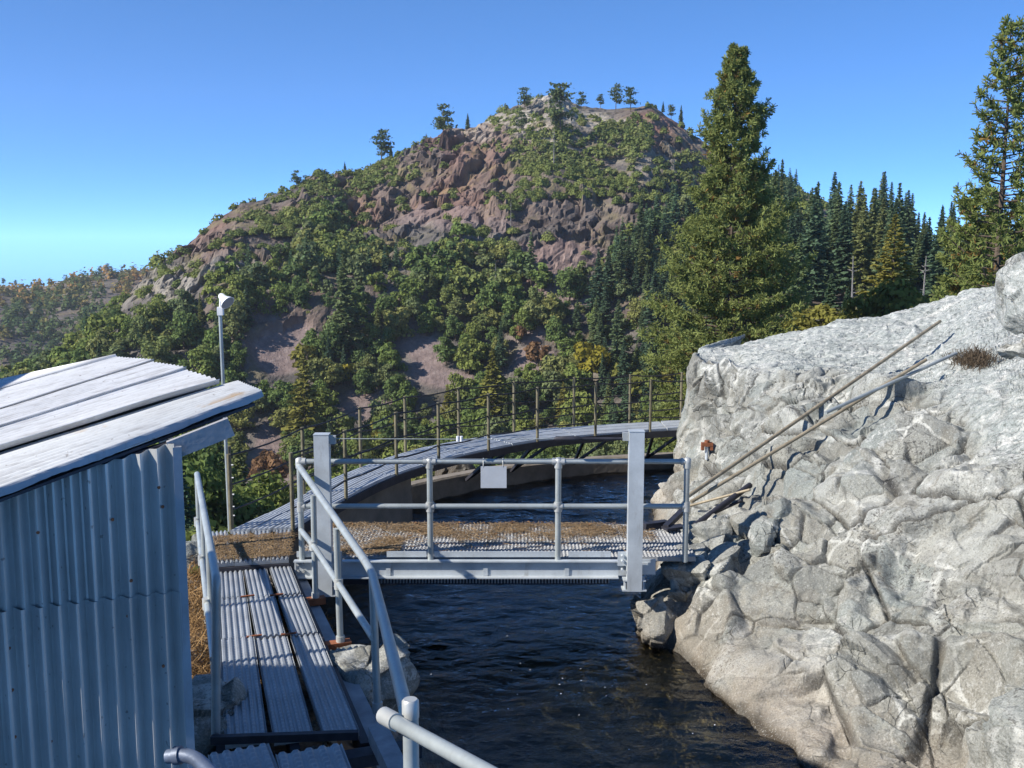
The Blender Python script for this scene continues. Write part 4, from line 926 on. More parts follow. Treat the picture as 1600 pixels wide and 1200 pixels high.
# ------------------------------------------------------------------ poles and anchor on the rock
def rock_pole(pts, r, mat, label, name='pole', grp='poles lying on the rock'):
    (x0, y0, o0), (x1, y1, o1) = pts; d0 = (rock_pick(x0, y0) - EYE).length - o0 - r; d1 = (rock_pick(x1, y1) - EYE).length - o1 - r
    for _ in range(60):                                   # draw it forward until it lies free on the humps of the rock
        A, B = EYE + ray(x0, y0).normalized() * d0, EYE + ray(x1, y1).normalized() * d1; bad = False
        for k in range(1, 24):
            q = A.lerp(B, k / 24); v = q - EYE; h = ROCK_BVH.ray_cast(EYE, v.normalized())
            if h[3] is not None and h[3] < v.length + r * .6: bad = True; w_ = k / 24; d0 -= .05 * (1 - w_); d1 -= .05 * w_
        if not bad: break
    mb = MB(); mb.tube([A, B], r, 10); o = mb.build(name, mat); tag(o, label, 'pole', grp); return A, B
rock_pole([(1074, 776, .10), (1469, 502, .06)], .026, M['pole_rock'], 'longest tan pole leaning up the rock, topmost of the poles')
rock_pole([(1080, 784, .12), (1447, 562, .05)], .024, M['pole_rock'], 'second tan pole on the rock, below the longest one')
rock_pole([(1290, 645, .05), (1494, 552, .05)], .024, M['pipe'], 'bluish grey pipe lying high on the rock')
rock_pole([(1078, 790, .14), (1172, 765, .08)], .018, M['pole_rock'], 'short straw-coloured rod beside the bridge end')
rock_pole([(1085, 822, .20), (1172, 758, .12)], .040, M['dark_steel'], 'thick dark pipe leaning on the rock by the bridge end')
rock_pole([(1093, 812, .12), (1158, 782, .06)], .022, M['dark_steel'], 'short dark bar under the thick pipe')
yq = YF + 1.15
bk = empty('angle_iron', (1.75, yq, ZD), 'dark angle irons piled on the far end of the bridge deck', 'scrap metal')
mb = MB(); mb.bar(pz(1006, 822, ZD + .04), pz(1042, 817, ZD + .04), .10, .07); mb.build('bar', M['dark_steel'], bk)
mb = MB(); mb.bar(pz(1040, 824, ZD + .05), pY(1072, 793, 13.4), .07, .06); mb.build('bar', M['dark_steel'], bk)
mb = MB(); mb.bar(pz(1038, 826, ZD + .04), pz(1068, 822, ZD + .04), .14, .03); mb.build('plate', M['dark_steel'], bk)
q = rock_pick(1104, 718); q = q + (EYE - q).normalized() * .06
an = empty('anchor_bolt', q, 'rusty anchor with a U-shaped head standing on the rock ledge', 'anchor')
sc_ = q.y / FPX * .82
mb = MB(); mb.tube([q, q + Vector((0, 0, 26 * sc_))], 3.0 * sc_, 10); mb.build('rod', M['galv'], an)
hz = q + Vector((0, 0, 30 * sc_))
mb = MB(); mb.box(hz, (22 * sc_, 10 * sc_, 7 * sc_)); mb.box(hz + Vector((-8.5 * sc_, 0, -7 * sc_)), (5 * sc_, 10 * sc_, 8 * sc_)); mb.box(hz + Vector((8.5 * sc_, 0, -7 * sc_)), (5 * sc_, 10 * sc_, 8 * sc_)); mb.build('clamp_head', M['rust'], an)
mb = MB(); mb.tube([hz + Vector((0, 0, 3 * sc_)), hz + Vector((0, 0, 8 * sc_))], 5 * sc_, 8); mb.build('nut', M['rust'], an)

# ------------------------------------------------------------------ boulders
boulder(1110, 893, 11.75, (.95, .8, .60), 3, .2, 'grey brown block just under the right end of the bridge')
boulder(1068, 925, 11.75, (.42, .5, .52), 5, .9, 'small pale block under the bridge end, at the shady gap')
boulder(1022, 967, 11.55, (.62, .55, .52), 8, 2.0, 'tan boulder standing in the water at the corner of the right bank')
boulder(1120, 835, 12.3, (.62, .6, .42), 12, .5, 'grey block beside the end of the bridge deck')
boulder(1200, 825, 12.0, (.9, .7, .7), 15, 1.2, 'greenish grey block above the bridge end')
boulder(1370, 1268, 8.0, (1.3, 1.0, .62), 21, .5, 'low rounded boulder at the lower right edge of the water')
boulder(1628, 476, 11.6, (1.02, 1.2, 1.05), 27, .3, 'big whitish boulder perched on top of the rock', .7, .75)
boulder(1612, 548, 11.7, (.62, .6, .25), 29, .3, 'dark slab wedged under the whitish boulder', .7, .2)
boulder(575, 1062, 9.0, (.62, .75, .55), 33, .4, 'sunlit tan boulder under the canal side handrail')
boulder(316, 1100, 8.1, (.55, .6, .42), 36, .1, 'white rock between the shed corner and the walkway')
boulder(306, 1142, 7.6, (.6, .5, .34), 39, 1.1, 'grey rock at the foot of the shed corner')
boulder(300, 868, 12.0, (.62, .55, .30), 41, .7, 'pale flat rock behind the shed side handrail')
boulder(712, 738, 21.3, (.8, .7, .7), 45, .7, 'tan rock seen through the gap under the catwalk')
#VEG

# ------------------------------------------------------------------ vegetation: meshes
def quads_mesh(name, C, Ux, Vx, tint, mats, extra_v=None, extra_f=None):
    """leaf sprays: centre C, half axes Ux, Vx (each (n,3)); optional woody part as quads"""
    n = len(C); V = np.stack([C - Ux - Vx, C + Ux - Vx, C + Ux + Vx, C - Ux + Vx], 1).reshape(-1, 3)
    F = np.arange(4 * n).reshape(-1, 4); mi = np.zeros(n, np.int32); tn = tint
    if extra_v is not None and len(extra_v):
        F = np.concatenate([F, np.asarray(extra_f) + len(V)]); V = np.concatenate([V, extra_v])
        mi = np.concatenate([mi, np.ones(len(extra_f), np.int32)]); tn = np.concatenate([tint, np.full(len(extra_f), .5)])
    me = mesh_np(name, V, F, False)
    attr(me, 'tint', tn, 'FACE')
    for m_ in mats: me.materials.append(m_)
    if len(mats) > 1: me.polygons.foreach_set('material_index', mi)
    return me
def stick(p0, p1, r0, r1, n=5):
    p0, p1 = np.array(p0, float), np.array(p1, float); d = p1 - p0; d = d / (np.linalg.norm(d) + 1e-9)
    a = np.cross(d, [0, 0, 1.]) if abs(d[2]) < .9 else np.cross(d, [1., 0, 0]); a /= np.linalg.norm(a); b = np.cross(d, a)
    t = np.arange(n) * 2 * np.pi / n; ring = np.cos(t)[:, None] * a + np.sin(t)[:, None] * b
    V = np.concatenate([p0 + ring * r0, p1 + ring * r1]); F = np.array([[k, (k + 1) % n, n + (k + 1) % n, n + k] for k in range(n)])
    return V, F
class Wood:
    def __init__(s): s.V = []; s.F = []; s.n = 0
    def add(s, *a, **k):
        V, F = stick(*a, **k); s.V.append(V); s.F.append(F + s.n); s.n += len(V)
    def get(s): return np.concatenate(s.V), np.concatenate(s.F)
def unit(v): return v / (np.linalg.norm(v, axis=-1, keepdims=True) + 1e-9)
def fir_mesh(name, seed, H=20.0, R=0.16, n=170, k=11, leaf=.55, mats=None, bare=.08, jag=.35, droop=.25, trunk=True, taper=.85):
    r = np.random.default_rng(seed); w_ = Wood()
    w_.add((0, 0, -1.5), (0, 0, H * .97), H * .016, .03, n=6)
    C, U, Vv, T = [], [], [], []
    for i in range(n):
        t = (i + r.uniform(0, 1)) / n; t = bare + (1 - bare) * t ** 1.05
        z = t * H; L = H * R * ((1 - t) ** taper) * r.uniform(1 - jag, 1 + jag * .4) + .06
        a = i * 2.4 + r.uniform(-.4, .4); d = np.array([np.cos(a), np.sin(a), 0])
        m_ = max(3, int(k * (0.35 + L / (H * R)) ))
        s = np.sqrt(r.uniform(0.03, 1, m_)); q = d[None] * (L * s)[:, None]; q[:, 2] = z - droop * L * s ** 1.6 + r.normal(0, .12 * leaf, m_) + .25 * L * s
        side = np.array([-d[1], d[0], 0]); q += side[None] * (r.normal(0, .16, m_) * L * (0.35 + .5 * s))[:, None]
        sz = leaf * r.uniform(.6, 1.25, m_) * (.42 + .58 * min(1, (1 - t) * 2.2))
        dirv = unit(d[None] + side[None] * r.normal(0, .6, m_)[:, None] + np.array([0, 0, 1.]) * r.normal(-.12, .25, m_)[:, None])
        nrm = unit(np.array([0, 0, 1.])[None] + r.normal(0, .55, (m_, 3)) + d[None] * .4); sv = unit(np.cross(nrm, dirv))
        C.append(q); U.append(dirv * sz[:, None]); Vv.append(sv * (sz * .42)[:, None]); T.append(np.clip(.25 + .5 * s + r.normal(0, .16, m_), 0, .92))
        if L > H * R * .3 and i % 3 == 0: w_.add((0, 0, z), tuple(d * L * .8 + np.array([0, 0, z + .0])), .05, .02, n=3)
    ev, ef = w_.get()
    return quads_mesh(name, np.concatenate(C), np.concatenate(U), np.concatenate(Vv), np.concatenate(T), mats or [M['fir_leaf'], M['bark']], ev, ef)
def broad_mesh(name, seed, W=6.0, H=6.5, lobes=16, n=620, leaf=.42, mats=None, base=.12, flat=1.0):
    r = np.random.default_rng(seed); C, U, Vv, T = [], [], [], []; w_ = Wood()
    w_.add((0, 0, -1.0), (0, 0, H * .5), W * .035, W * .02)
    ls = []
    for i in range(lobes):
        a = r.uniform(0, 2 * np.pi); rr_ = np.sqrt(r.uniform(0, 1)) * W * .36; t = r.uniform(0, 1)
        zc_ = H * (base + .18 + (.72 - base) * t * (1 - .35 * (rr_ / (W * .36)) ** 2)); ls.append((np.array([rr_ * np.cos(a), rr_ * np.sin(a), zc_]), W * r.uniform(.13, .23)))
        w_.add((0, 0, H * .3), tuple(ls[-1][0]), W * .014, W * .005, n=3)
    per = n // lobes
    for c_, rad_ in ls:
        d = unit(r.normal(size=(per, 3))); d[:, 2] = np.where(d[:, 2] < -.3, -d[:, 2], d[:, 2]); s = r.uniform(.55, 1.08, per)
        q = c_ + d * (rad_ * s)[:, None] * np.array([1, 1, .85 * flat]); nr = unit(d + r.normal(0, .5, (per, 3)))
        ax = unit(np.cross(nr, r.normal(size=(per, 3)))); bx_ = np.cross(nr, ax); sz = leaf * r.uniform(.55, 1.2, per)
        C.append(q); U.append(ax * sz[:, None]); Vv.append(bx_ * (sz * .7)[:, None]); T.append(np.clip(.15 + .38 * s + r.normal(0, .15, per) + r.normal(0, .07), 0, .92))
    ev, ef = w_.get()
    return quads_mesh(name, np.concatenate(C), np.concatenate(U), np.concatenate(Vv), np.concatenate(T), mats or [M['oak_leaf'], M['bark']], ev, ef)
def shrub_np(r, n, W, H, leaf):
    d = unit(r.normal(size=(n, 3))); d[:, 2] = np.abs(d[:, 2]); lob = 1 + .28 * np.sin(3 * np.arctan2(d[:, 1], d[:, 0]) + r.uniform(0, 6)) * r.uniform(.3, 1)
    q = d * (r.uniform(.6, 1.05, n) * lob)[:, None] * np.array([W / 2, W / 2, H]); nr = unit(d + r.normal(0, .5, (n, 3)) + np.array([0, 0, .3]))
    ax = unit(np.cross(nr, r.normal(size=(n, 3)))); bx_ = np.cross(nr, ax); sz = leaf * r.uniform(.55, 1.2, n)
    return q, ax * sz[:, None], bx_ * (sz * .7)[:, None], np.clip(.5 + r.normal(0, .18, n), 0, .92)
def shrub_mesh(name, seed, W=3.4, H=1.7, n=200, leaf=.30, mats=None):
    r = np.random.default_rng(seed); return quads_mesh(name, *shrub_np(r, n, W, H, leaf), mats or [M['shrub_leaf']])
def flat_pine_mesh(name, seed, H=11.0):
    """open wind-shaped pine of the skyline: bare lower trunk and layered plates of foliage"""
    r = np.random.default_rng(seed); w_ = Wood(); C, U, Vv, T = [], [], [], []
    w_.add((0, 0, -1.5), (H * .03, 0, H * .97), H * .022, H * .006, n=5)
    for i in range(22):
        t = r.uniform(.30, 1.0); a = r.uniform(0, 2 * np.pi); L = H * .27 * (1.12 - .62 * t) * r.uniform(.5, 1.1)
        c_ = np.array([np.cos(a) * L, np.sin(a) * L, t * H + L * .2]); w_.add((0, 0, t * H), tuple(c_), .09, .03, n=3)
        m_ = 26; q = c_ * np.array([r.uniform(.6, 1.0)] * 2 + [1]) + r.normal(0, 1, (m_, 3)) * np.array([.085 * H, .085 * H, .03 * H])
        nr = unit(r.normal(0, .7, (m_, 3)) + np.array([0, 0, .8])); ax = unit(np.cross(nr, r.normal(size=(m_, 3)))); sz = .42 * r.uniform(.6, 1.2, m_)
        C.append(q); U.append(ax * sz[:, None]); Vv.append(np.cross(nr, ax) * (sz * .6)[:, None]); T.append(np.clip(.5 + r.normal(0, .2, m_), 0, .92))
    ev, ef = w_.get()
    return quads_mesh(name, np.concatenate(C), np.concatenate(U), np.concatenate(Vv), np.concatenate(T), [M['ridge_leaf'], M['bark']], ev, ef)
def ponderosa(name, seed, H, R, nbr, mats, tufts=16, bare=.06, blade=.30, shape=None, dens=1.0, tuftn=12):
    """near pine: limbs that sweep up at the tip, carrying starry tufts of needles"""
    r = np.random.default_rng(seed); w_ = Wood(); C, U, Vv, T = [], [], [], []
    lean = r.normal(0, .004, 2)
    for k in range(8):
        z0, z1 = H * k / 8 - (1.5 if k == 0 else 0), H * (k + 1) / 8; w_.add((lean[0] * z0, lean[1] * z0, z0), (lean[0] * z1, lean[1] * z1, z1 * .995), H * .014 * (1 - k / 8.3), H * .014 * (1 - (k + 1) / 8.3), n=8)
    for i in range(nbr):
        t = bare + (1 - bare) * ((i + r.uniform()) / nbr) ** 1.0
        prof = shape(t) if shape else (1 - t) ** .8
        L = H * R * prof * r.uniform(.55, 1.12) + .35; a = i * 2.39996 + r.uniform(-.5, .5); d = np.array([np.cos(a), np.sin(a), 0]); sd = np.array([-d[1], d[0], 0])
        z = t * H; rise = r.uniform(.05, .40) + .55 * t
        def bp(s): return d * (L * s) + np.array([0, 0, z + L * (-.18 * s + rise * s * s)])
        w_.add(tuple(bp(0)), tuple(bp(.55)), .02 + L * .014, .02 + L * .007, n=4); w_.add(tuple(bp(.55)), tuple(bp(1)), .02 + L * .007, .015, n=4)
        nt_ = max(4, int(tufts * dens * (0.3 + L / (H * R))))
        for _ in range(nt_):
            s = r.uniform(.28, 1.0) ** .7; c_ = bp(s) + sd * r.normal(0, .17) * L * (.3 + .5 * s) + np.array([0, 0, r.normal(0.05, .10) * (0.5 + L * .25)])
            od = unit(d * .7 + sd * r.normal(0, .6) + np.array([0, 0, r.uniform(.1, .9)]))
            m_ = tuftn; v = unit(od[None] * .55 + r.normal(0, .75, (m_, 3))); ln = blade * r.uniform(.7, 1.15, m_)
            wv = unit(np.cross(v, r.normal(size=(m_, 3))))
            C.append(c_ + v * (ln * .55)[:, None]); U.append(v * (ln * .55)[:, None]); Vv.append(wv * (ln * .10)[:, None])
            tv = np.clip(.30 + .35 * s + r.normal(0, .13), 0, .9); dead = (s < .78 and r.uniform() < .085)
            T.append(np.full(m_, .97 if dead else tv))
    ev, ef = w_.get()
    return quads_mesh(name, np.concatenate(C), np.concatenate(U), np.concatenate(Vv), np.concatenate(T), mats, ev, ef)

# split a tree mesh into trunk and crown parts for trees near enough to show them
def tree_thing(name, me, loc, label, cat, group=None, rz=0.0):
    root = empty(name, loc, label, cat, group); root.rotation_euler = (0, 0, rz)
    for nm, k in (('crown', 0), ('trunk', 1)):
        b = bmesh.new(); b.from_mesh(me); b.faces.ensure_lookup_table()
        bmesh.ops.delete(b, geom=[f for f in b.faces if f.material_index != k], context='FACES')
        m2 = bpy.data.meshes.new(nm); b.to_mesh(m2); b.free()
        m2.materials.clear(); m2.materials.append(me.materials[k]); m2.polygons.foreach_set('material_index', np.zeros(len(m2.polygons), np.int32))
        o = link(nm, m2, None, root)
    return root
def place(name, me, loc, scale, rz, label, cat, group, tilt=0.0):
    o = bpy.data.objects.new(name, me); COL.objects.link(o); o.location = loc; o.scale = scale if isinstance(scale, tuple) else (scale,) * 3
    o.rotation_euler = (random.uniform(-tilt, tilt), random.uniform(-tilt, tilt), rz); return tag(o, label, cat, group)

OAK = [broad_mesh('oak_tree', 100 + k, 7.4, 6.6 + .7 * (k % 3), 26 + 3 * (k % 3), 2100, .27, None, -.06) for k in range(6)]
OAKM = [broad_mesh('oak_tree', 100 + k, 7.4, 6.6 + .7 * (k % 3), 20, 560, .45, None, -.06) for k in range(6)]
FIRM = [fir_mesh('fir_tree', 380 + k, 20, .15, 80, 7, .85) for k in range(5)]
OAKN = [broad_mesh('oak_tree', 150 + k, 7.4, 7.2, 34, 6500, .17, None, -.08) for k in range(3)]
FIRN = [fir_mesh('fir_tree', 350 + k, 20, .16, 230, 30, .36) for k in range(2)]
SHR = [shrub_mesh('shrub', 200 + k, 3.6, 1.7 + .3 * (k % 3), 420, .23) for k in range(5)]
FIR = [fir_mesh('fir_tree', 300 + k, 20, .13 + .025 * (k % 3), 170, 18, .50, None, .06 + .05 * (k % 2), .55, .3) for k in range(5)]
RPN = [flat_pine_mesh('ridge_pine', 400 + k, 11) for k in range(4)]
MPL = [broad_mesh('maple_tree', 500 + k, 6, 7.5, 18, 760, .36, [M['yellow_leaf'], M['bark']]) for k in range(2)]
RUS = [broad_mesh('russet_tree', 510 + k, 5, 5, 14, 520, .36, [M['orange_leaf'], M['bark']]) for k in range(2)]
GLD = [broad_mesh('yellowing_tree', 520 + k, 6, 7.5, 18, 700, .38, [M['gold_leaf'], M['bark']]) for k in range(2)]
GPNN = [fir_mesh('pine_tree', 560 + k, 15, .25, 260, 40, .20, [M['gold_leaf'], M['bark']], .05, .45, .0) for k in range(2)]
GLDN = [broad_mesh('yellowing_tree', 570 + k, 6.5, 7, 26, 5200, .15, [M['gold_leaf'], M['bark']], -.05) for k in range(2)]
GPN = [fir_mesh('pine_tree', 530 + k, 15, .24, 130, 14, .50, [M['gold_leaf'], M['bark']], .05, .4, .0) for k in range(3)]

# ------------------------------------------------------------------ where things grow on the mountain (regions read on the photo)
TREES_ = [(520, 400, 50, 60, .9), (640, 470, 70, 58, .95), (740, 432, 66, 52, .95), (560, 480, 60, 66, .95), (870, 500, 78, 58, .95), (700, 556, 34, 30, .95), (598, 540, 44, 56, .92), (505, 570, 42, 60, .9),
          (270, 540, 92, 50, .95), (400, 480, 40, 34, .7), (340, 450, 40, 22, .3), (800, 470, 46, 46, .6), (960, 560, 90, 100, .95), (860, 610, 150, 54, .95), (770, 655, 260, 40, .95), (470, 650, 90, 76, .85), (1010, 430, 66, 70, .95), (360, 600, 40, 70, .9), (300, 640, 90, 60, .95),
          (430, 440, 30, 26, .5), (790, 560, 40, 40, .9), (1080, 420, 60, 90, .95), (590, 590, 30, 26, .9), (240, 590, 60, 40, .9), (380, 540, 26, 60, .8), (620, 680, 60, 40, .9), (1090, 560, 60, 90, .95), (170, 600, 60, 30, .7)]
SHRUBS_ = [(862, 250, 72, 46, .98), (970, 218, 38, 28, .98), (980, 294, 110, 20, .85), (862, 292, 58, 22, .85), (1050, 275, 46, 36, .5), (1060, 335, 50, 46, .6), (800, 335, 24, 36, .95), (620, 256, 58, 26, .9), (560, 272, 32, 18, .8), (690, 224, 44, 10, .6),
           (478, 312, 24, 26, .9), (430, 350, 40, 24, .6), (370, 395, 34, 20, .5), (300, 430, 48, 24, .2), (250, 480, 40, 26, .2), (840, 188, 60, 12, .35), (400, 305, 56, 8, .5), (540, 300, 40, 28, .5), (730, 372, 36, 18, .6), (350, 345, 16, 20, .35),
           (760, 310, 14, 8, .6), (700, 320, 14, 12, .5), (650, 300, 30, 12, .3), (520, 345, 50, 20, .6), (1010, 250, 40, 10, .5), (915, 235, 20, 18, .5), (600, 330, 26, 20, .4), (480, 262, 50, 8, .5), (780, 400, 40, 18, .5), (650, 400, 40, 18, .7), (450, 420, 60, 40, .5)]
OFFS = [(q[0], q[1] + 13, q[2] * 1.12, q[3] * 1.15 + 13, 1) for q in SCREE[:9]]
cellA = np.abs(np.gradient(A2, axis=0) * R2 * np.gradient(R2, axis=1)).ravel(); cellA[R2.ravel() > 520] = 0; cellA[R2.ravel() < 225] = 0
def sample(n):
    k = RNG.choice(len(cellA), n, p=cellA / cellA.sum()); i, j = k // NR, k % NR
    a = AZ[i] + RNG.uniform(-.5, .5, n) * (AZ[1] - AZ[0]); dr = np.gradient(RR)[j]; r_ = RR[j] + RNG.uniform(-.5, .5, n) * dr
    X, Y = np.sin(a) * r_, np.cos(a) * r_; Z = np.array([height_at(x, y) for x, y in zip(X, Y)]); return np.stack([X, Y, Z], 1)
def thin(P, rad_):
    """keep points that stand at least rad_ apart"""
    g = {}; keep = []
    for i, p in enumerate(P):
        c = (int(p[0] // rad_), int(p[1] // rad_)); ok = True
        for dx in (-1, 0, 1):
            for dy in (-1, 0, 1):
                for q in g.get((c[0] + dx, c[1] + dy), ()):
                    if (P[q, 0] - p[0]) ** 2 + (P[q, 1] - p[1]) ** 2 < rad_ * rad_: ok = False
        if ok: g.setdefault(c, []).append(i); keep.append(i)
    return P[keep]
def wob(P): return fbm(P * 0.045, 3, 5) * 20, fbm(P * 0.045, 3, 9) * 14
cand = sample(40000); px, py = project(cand); w1, w2 = wob(cand)
dT = blobs(px + w1, py + w2, TREES_, .25); dS = blobs(px + w1, py + w2, SHRUBS_, .25); dN = blobs(px + w1 * .5, py + w2 * .5, OFFS, .15)
LOWER = np.interp(px + w1, [100, 180, 300, 400, 470, 520, 560, 620, 700, 780, 800, 860, 930, 955, 1000, 1090, 1120, 1300], [560, 505, 490, 478, 430, 385, 370, 420, 405, 395, 480, 470, 480, 400, 350, 340, 300, 330])
dT = np.maximum(dT, .93 * sstep(-14, 14, py + w2 - LOWER))
BARE = [(300, 385, 120, 62, .9), (215, 465, 62, 46, .85), (400, 320, 70, 24, .8), (700, 275, 92, 62, .85), (610, 345, 70, 46, .8), (890, 372, 92, 62, .9), (735, 335, 60, 40, .7), (1050, 195, 50, 24, .9), (545, 305, 46, 26, .5), (850, 170, 80, 20, .7), (395, 430, 90, 18, .8), (440, 470, 70, 12, .7), (340, 480, 70, 16, .6), (750, 240, 40, 26, .7), (1000, 255, 40, 16, .6), (1075, 290, 30, 40, .5)]
dB = 1 - blobs(px + w1 * .6, py + w2 * .6, BARE, .3); dT = dT * dB; dS = dS * (.12 + .88 * dB)
hid = (px < -260) | (px > 1500); u_ = RNG.uniform(size=len(cand))
TRP = thin(cand[(u_ < dT * (1 - dN)) & ~hid], 3.5)
u_ = RNG.uniform(size=len(cand)); bgS = .035 + .04 * blobs(px, py, [(360, 400, 260, 160, 1)], .3)
SHP = thin(cand[(u_ < np.maximum(dS, bgS) * (1 - dN) * (1 - .8 * dT)) & ~hid & (py > 130)], 1.65)
ZONES = [('high on the summit slope', 862, 215), ('on the shoulder right of the summit patch', 1010, 260), ('along the left ridge line', 600, 250), ('among the brown cliffs', 690, 330), ('under the grey cliff face', 860, 440), ('beside the dark firs right of the cliffs', 1010, 430),
         ('on the rocky left flank', 330, 400), ('in the gully left of the cliffs', 520, 410), ('above the upper left scree', 450, 480), ('between the two scree patches', 560, 530), ('above the wide scree fan', 690, 500), ('below the wide scree fan', 720, 640),
         ('at the mountain foot above the catwalk', 900, 620), ('behind the shed roof', 260, 570), ('behind the floodlight pole', 370, 600), ('beside the tall pine on the rock', 1090, 520), ('below the upper left scree', 460, 650), ('in the middle of the wooded slope', 800, 520), ('on the left ridge end', 200, 470)]
def zone(x, y): return min(ZONES, key=lambda z: (z[1] - x) ** 2 + 1.6 * (z[2] - y) ** 2)[0]
MARKS = [('the wide scree fan', 690, 590), ('the upper scree patch', 430, 555), ('the small scree by the russet tree', 838, 548), ('the yellow maple', 925, 570), ('the golden tree', 545, 585), ('the tall slope fir', 540, 500), ('the bleached dead tree', 775, 440),
         ('the grey cliff face', 890, 350), ('the brown crags', 690, 290), ('the summit shrub patch', 862, 250), ('the red ridge', 1050, 190), ('the tall open ridge pine', 693, 200), ('the twin ridge pines', 600, 235), ('the left ridge end', 463, 275), ('the rocky left flank', 300, 420),
         ('the broad dark fir', 1000, 380), ('the blue green fir', 965, 540), ('the yellowing tree', 478, 570), ('the floodlight', 350, 470), ('the shed roof corner', 190, 570), ('the catwalk pine', 770, 610), ('the left gate post', 506, 680), ('the catwalk middle', 763, 650), ('the far end of the catwalk', 1040, 600),
         ('the gully head', 520, 370), ('the dead tree on the cliff', 798, 335), ('the pale summit rocks', 860, 160), ('the lone summit pine', 938, 155), ('the red scree under the cliff', 870, 430), ('the lower scree strip', 560, 640), ('the shed fascia board', 330, 660), ('the landing', 400, 790), ('the hooked post', 358, 740),
         ('the golden cedar', 1400, 410), ('the pale clearing', 1310, 450), ('the tall ponderosa', 1150, 300), ('the edge pine', 1580, 200), ('the pale dead fir', 1445, 430), ('the high shoulder of the fir stand', 1400, 275), ('the lower russet pine', 1532, 370), ('the first firs beside the ponderosa', 1240, 270), ('the dip in the fir stand', 1460, 325)]
USED = {}
def where(x, y, head):
    """a label from what stands nearby, taking the next nearest landmark when the nearest is already taken"""
    for nm, mx, my in sorted(MARKS, key=lambda m_: (m_[1] - x) ** 2 + 1.3 * (m_[2] - y) ** 2)[:11]:
        dx, dy = x - mx, my - y; d_ = math.hypot(dx, dy); h_ = 'left' if dx < 0 else 'right'; v_ = 'above' if dy > 0 else 'below'
        how = 'just ' if d_ < 30 else ('' if d_ < 75 else 'well ')
        rel = f'{how}{h_} of' if abs(dx) > 2.2 * abs(dy) else (f'{how}{v_}' if abs(dy) > 2.2 * abs(dx) else f'{how}{v_} and {h_} of')
        lab = f'{head} {rel} {nm}'
        if len(lab.split()) > 16: lab = lab.replace('with its ', '').replace('just ', '').replace('well ', '')
        if len(lab.split()) <= 16 and lab not in USED: USED[lab] = 1; return lab
    return ' '.join(lab.split()[:16])
def tone(k): return ('dark', 'olive', 'bright', 'deep')[k % 4]
tx, ty = project(TRP); order = np.argsort(np.hypot(TRP[:, 0], TRP[:, 1]))
vis = (tx > -30) & (tx < 1240) & (ty < 735) & ~((tx < 330) & (ty > 650)) & ~((tx > 1075) & (ty > 590))
n_oak = n_fir = 0; restP = []
for i in order:
    p = TRP[i]; x, y = tx[i], ty[i]; dist = math.hypot(p[0], p[1])
    pf = 0.5 if (x > 930 and y > 330) else (.15 if (480 < x < 600 and y > 420) else .05)
    big = random.uniform(.75, 1.25); isf = random.random() < pf
    if not vis[i]: restP.append((p, 'f' if isf else 'o')); continue
    if isf:
        if n_fir >= 100: restP.append((p, 'f')); continue
        n_fir += 1; k = random.randrange(5); s_ = random.uniform(.45, .78) * (1.1 if x > 930 else .9)
        place('fir_tree', FIR[k], p, (s_ * 1.1, s_ * 1.1, s_), random.uniform(0, 6.28), where(x, y, f"{('small', 'slim', 'tall')[int(s_ > .58) + int(s_ > .7)]} dark fir"), 'tree', 'firs on the mountain slope', .03)
    else:
        if n_oak >= 300: restP.append((p, 'o')); continue
        n_oak += 1; k = random.randrange(6); s_ = big * random.choice((.62, .8, 1.0, 1.1)) * (.72 if y < 430 else 1.0)
        place('oak_tree', OAK[k], p, (s_, s_, s_ * random.uniform(.85, 1.15)), random.uniform(0, 6.28), where(x, y, f"{('low', 'rounded', 'large')[int(s_ > .85) + int(s_ > 1.15)]} green oak"), 'tree', 'oaks on the mountain slope', .05)
# the wood beyond the countable trees: one mass
def mass(name, items, mats, label):
    C, U, Vv, T, PL = [], [], [], [], []
    for (p, W, H, n, leaf, pl) in items:
        c, u, v, t = shrub_np(RNG, n, W, H, leaf); C.append(c + np.asarray(p)); U.append(u); Vv.append(v); T.append(t); PL.append(np.full(n, pl))
    me = quads_mesh(name, np.concatenate(C), np.concatenate(U), np.concatenate(Vv), np.concatenate(T), mats); attr(me, 'plant', np.concatenate(PL), 'FACE')
    return tag(link(name, me), label, None, None, 'stuff')
def arrays(me):
    V = np.empty(len(me.vertices) * 3, np.float32); me.vertices.foreach_get('co', V); F = np.empty(len(me.loops), np.int32); me.loops.foreach_get('vertex_index', F)
    t = np.empty(len(me.polygons), np.float32); me.attributes['tint'].data.foreach_get('value', t); m_ = np.empty(len(me.polygons), np.int32); me.polygons.foreach_get('material_index', m_)
    return V.reshape(-1, 3), F.reshape(-1, 4), t, m_
ARR = {'o': [arrays(m_) for m_ in OAKM], 'f': [arrays(m_) for m_ in FIRM]}
VS, FS_, TS, MS, PS, nv_ = [], [], [], [], [], 0
for p, kd in restP:
    q = project(np.array([p]))
    if not (-120 < q[0][0] < 1250): continue
    a_ = math.atan2(p[0], p[1]); r_ = math.hypot(p[0], p[1]); i_ = int(np.clip((a_ - AZ[0]) / (AZ[1] - AZ[0]), 0, NA - 1)); j_ = int(np.searchsorted(RR, r_ - 4))
    if math.atan2(p[2] + 9 - CAM_H, r_) < TE[i_, :max(j_, 1)].max(): continue
    V, F, t, m_ = ARR[kd][random.randrange(5)]; a = random.uniform(0, 6.28); s_ = random.uniform(.7, 1.25) if kd == 'o' else random.uniform(.45, .75)
    Rz = np.array([[math.cos(a), -math.sin(a), 0], [math.sin(a), math.cos(a), 0], [0, 0, 1]]); VS.append((V * s_) @ Rz.T + np.asarray(p)); FS_.append(F + nv_); nv_ += len(V)
    TS.append(t); MS.append(np.where(m_ == 1, 2, 0 if kd == 'o' else 1)); PS.append(np.full(len(F), random.random()))
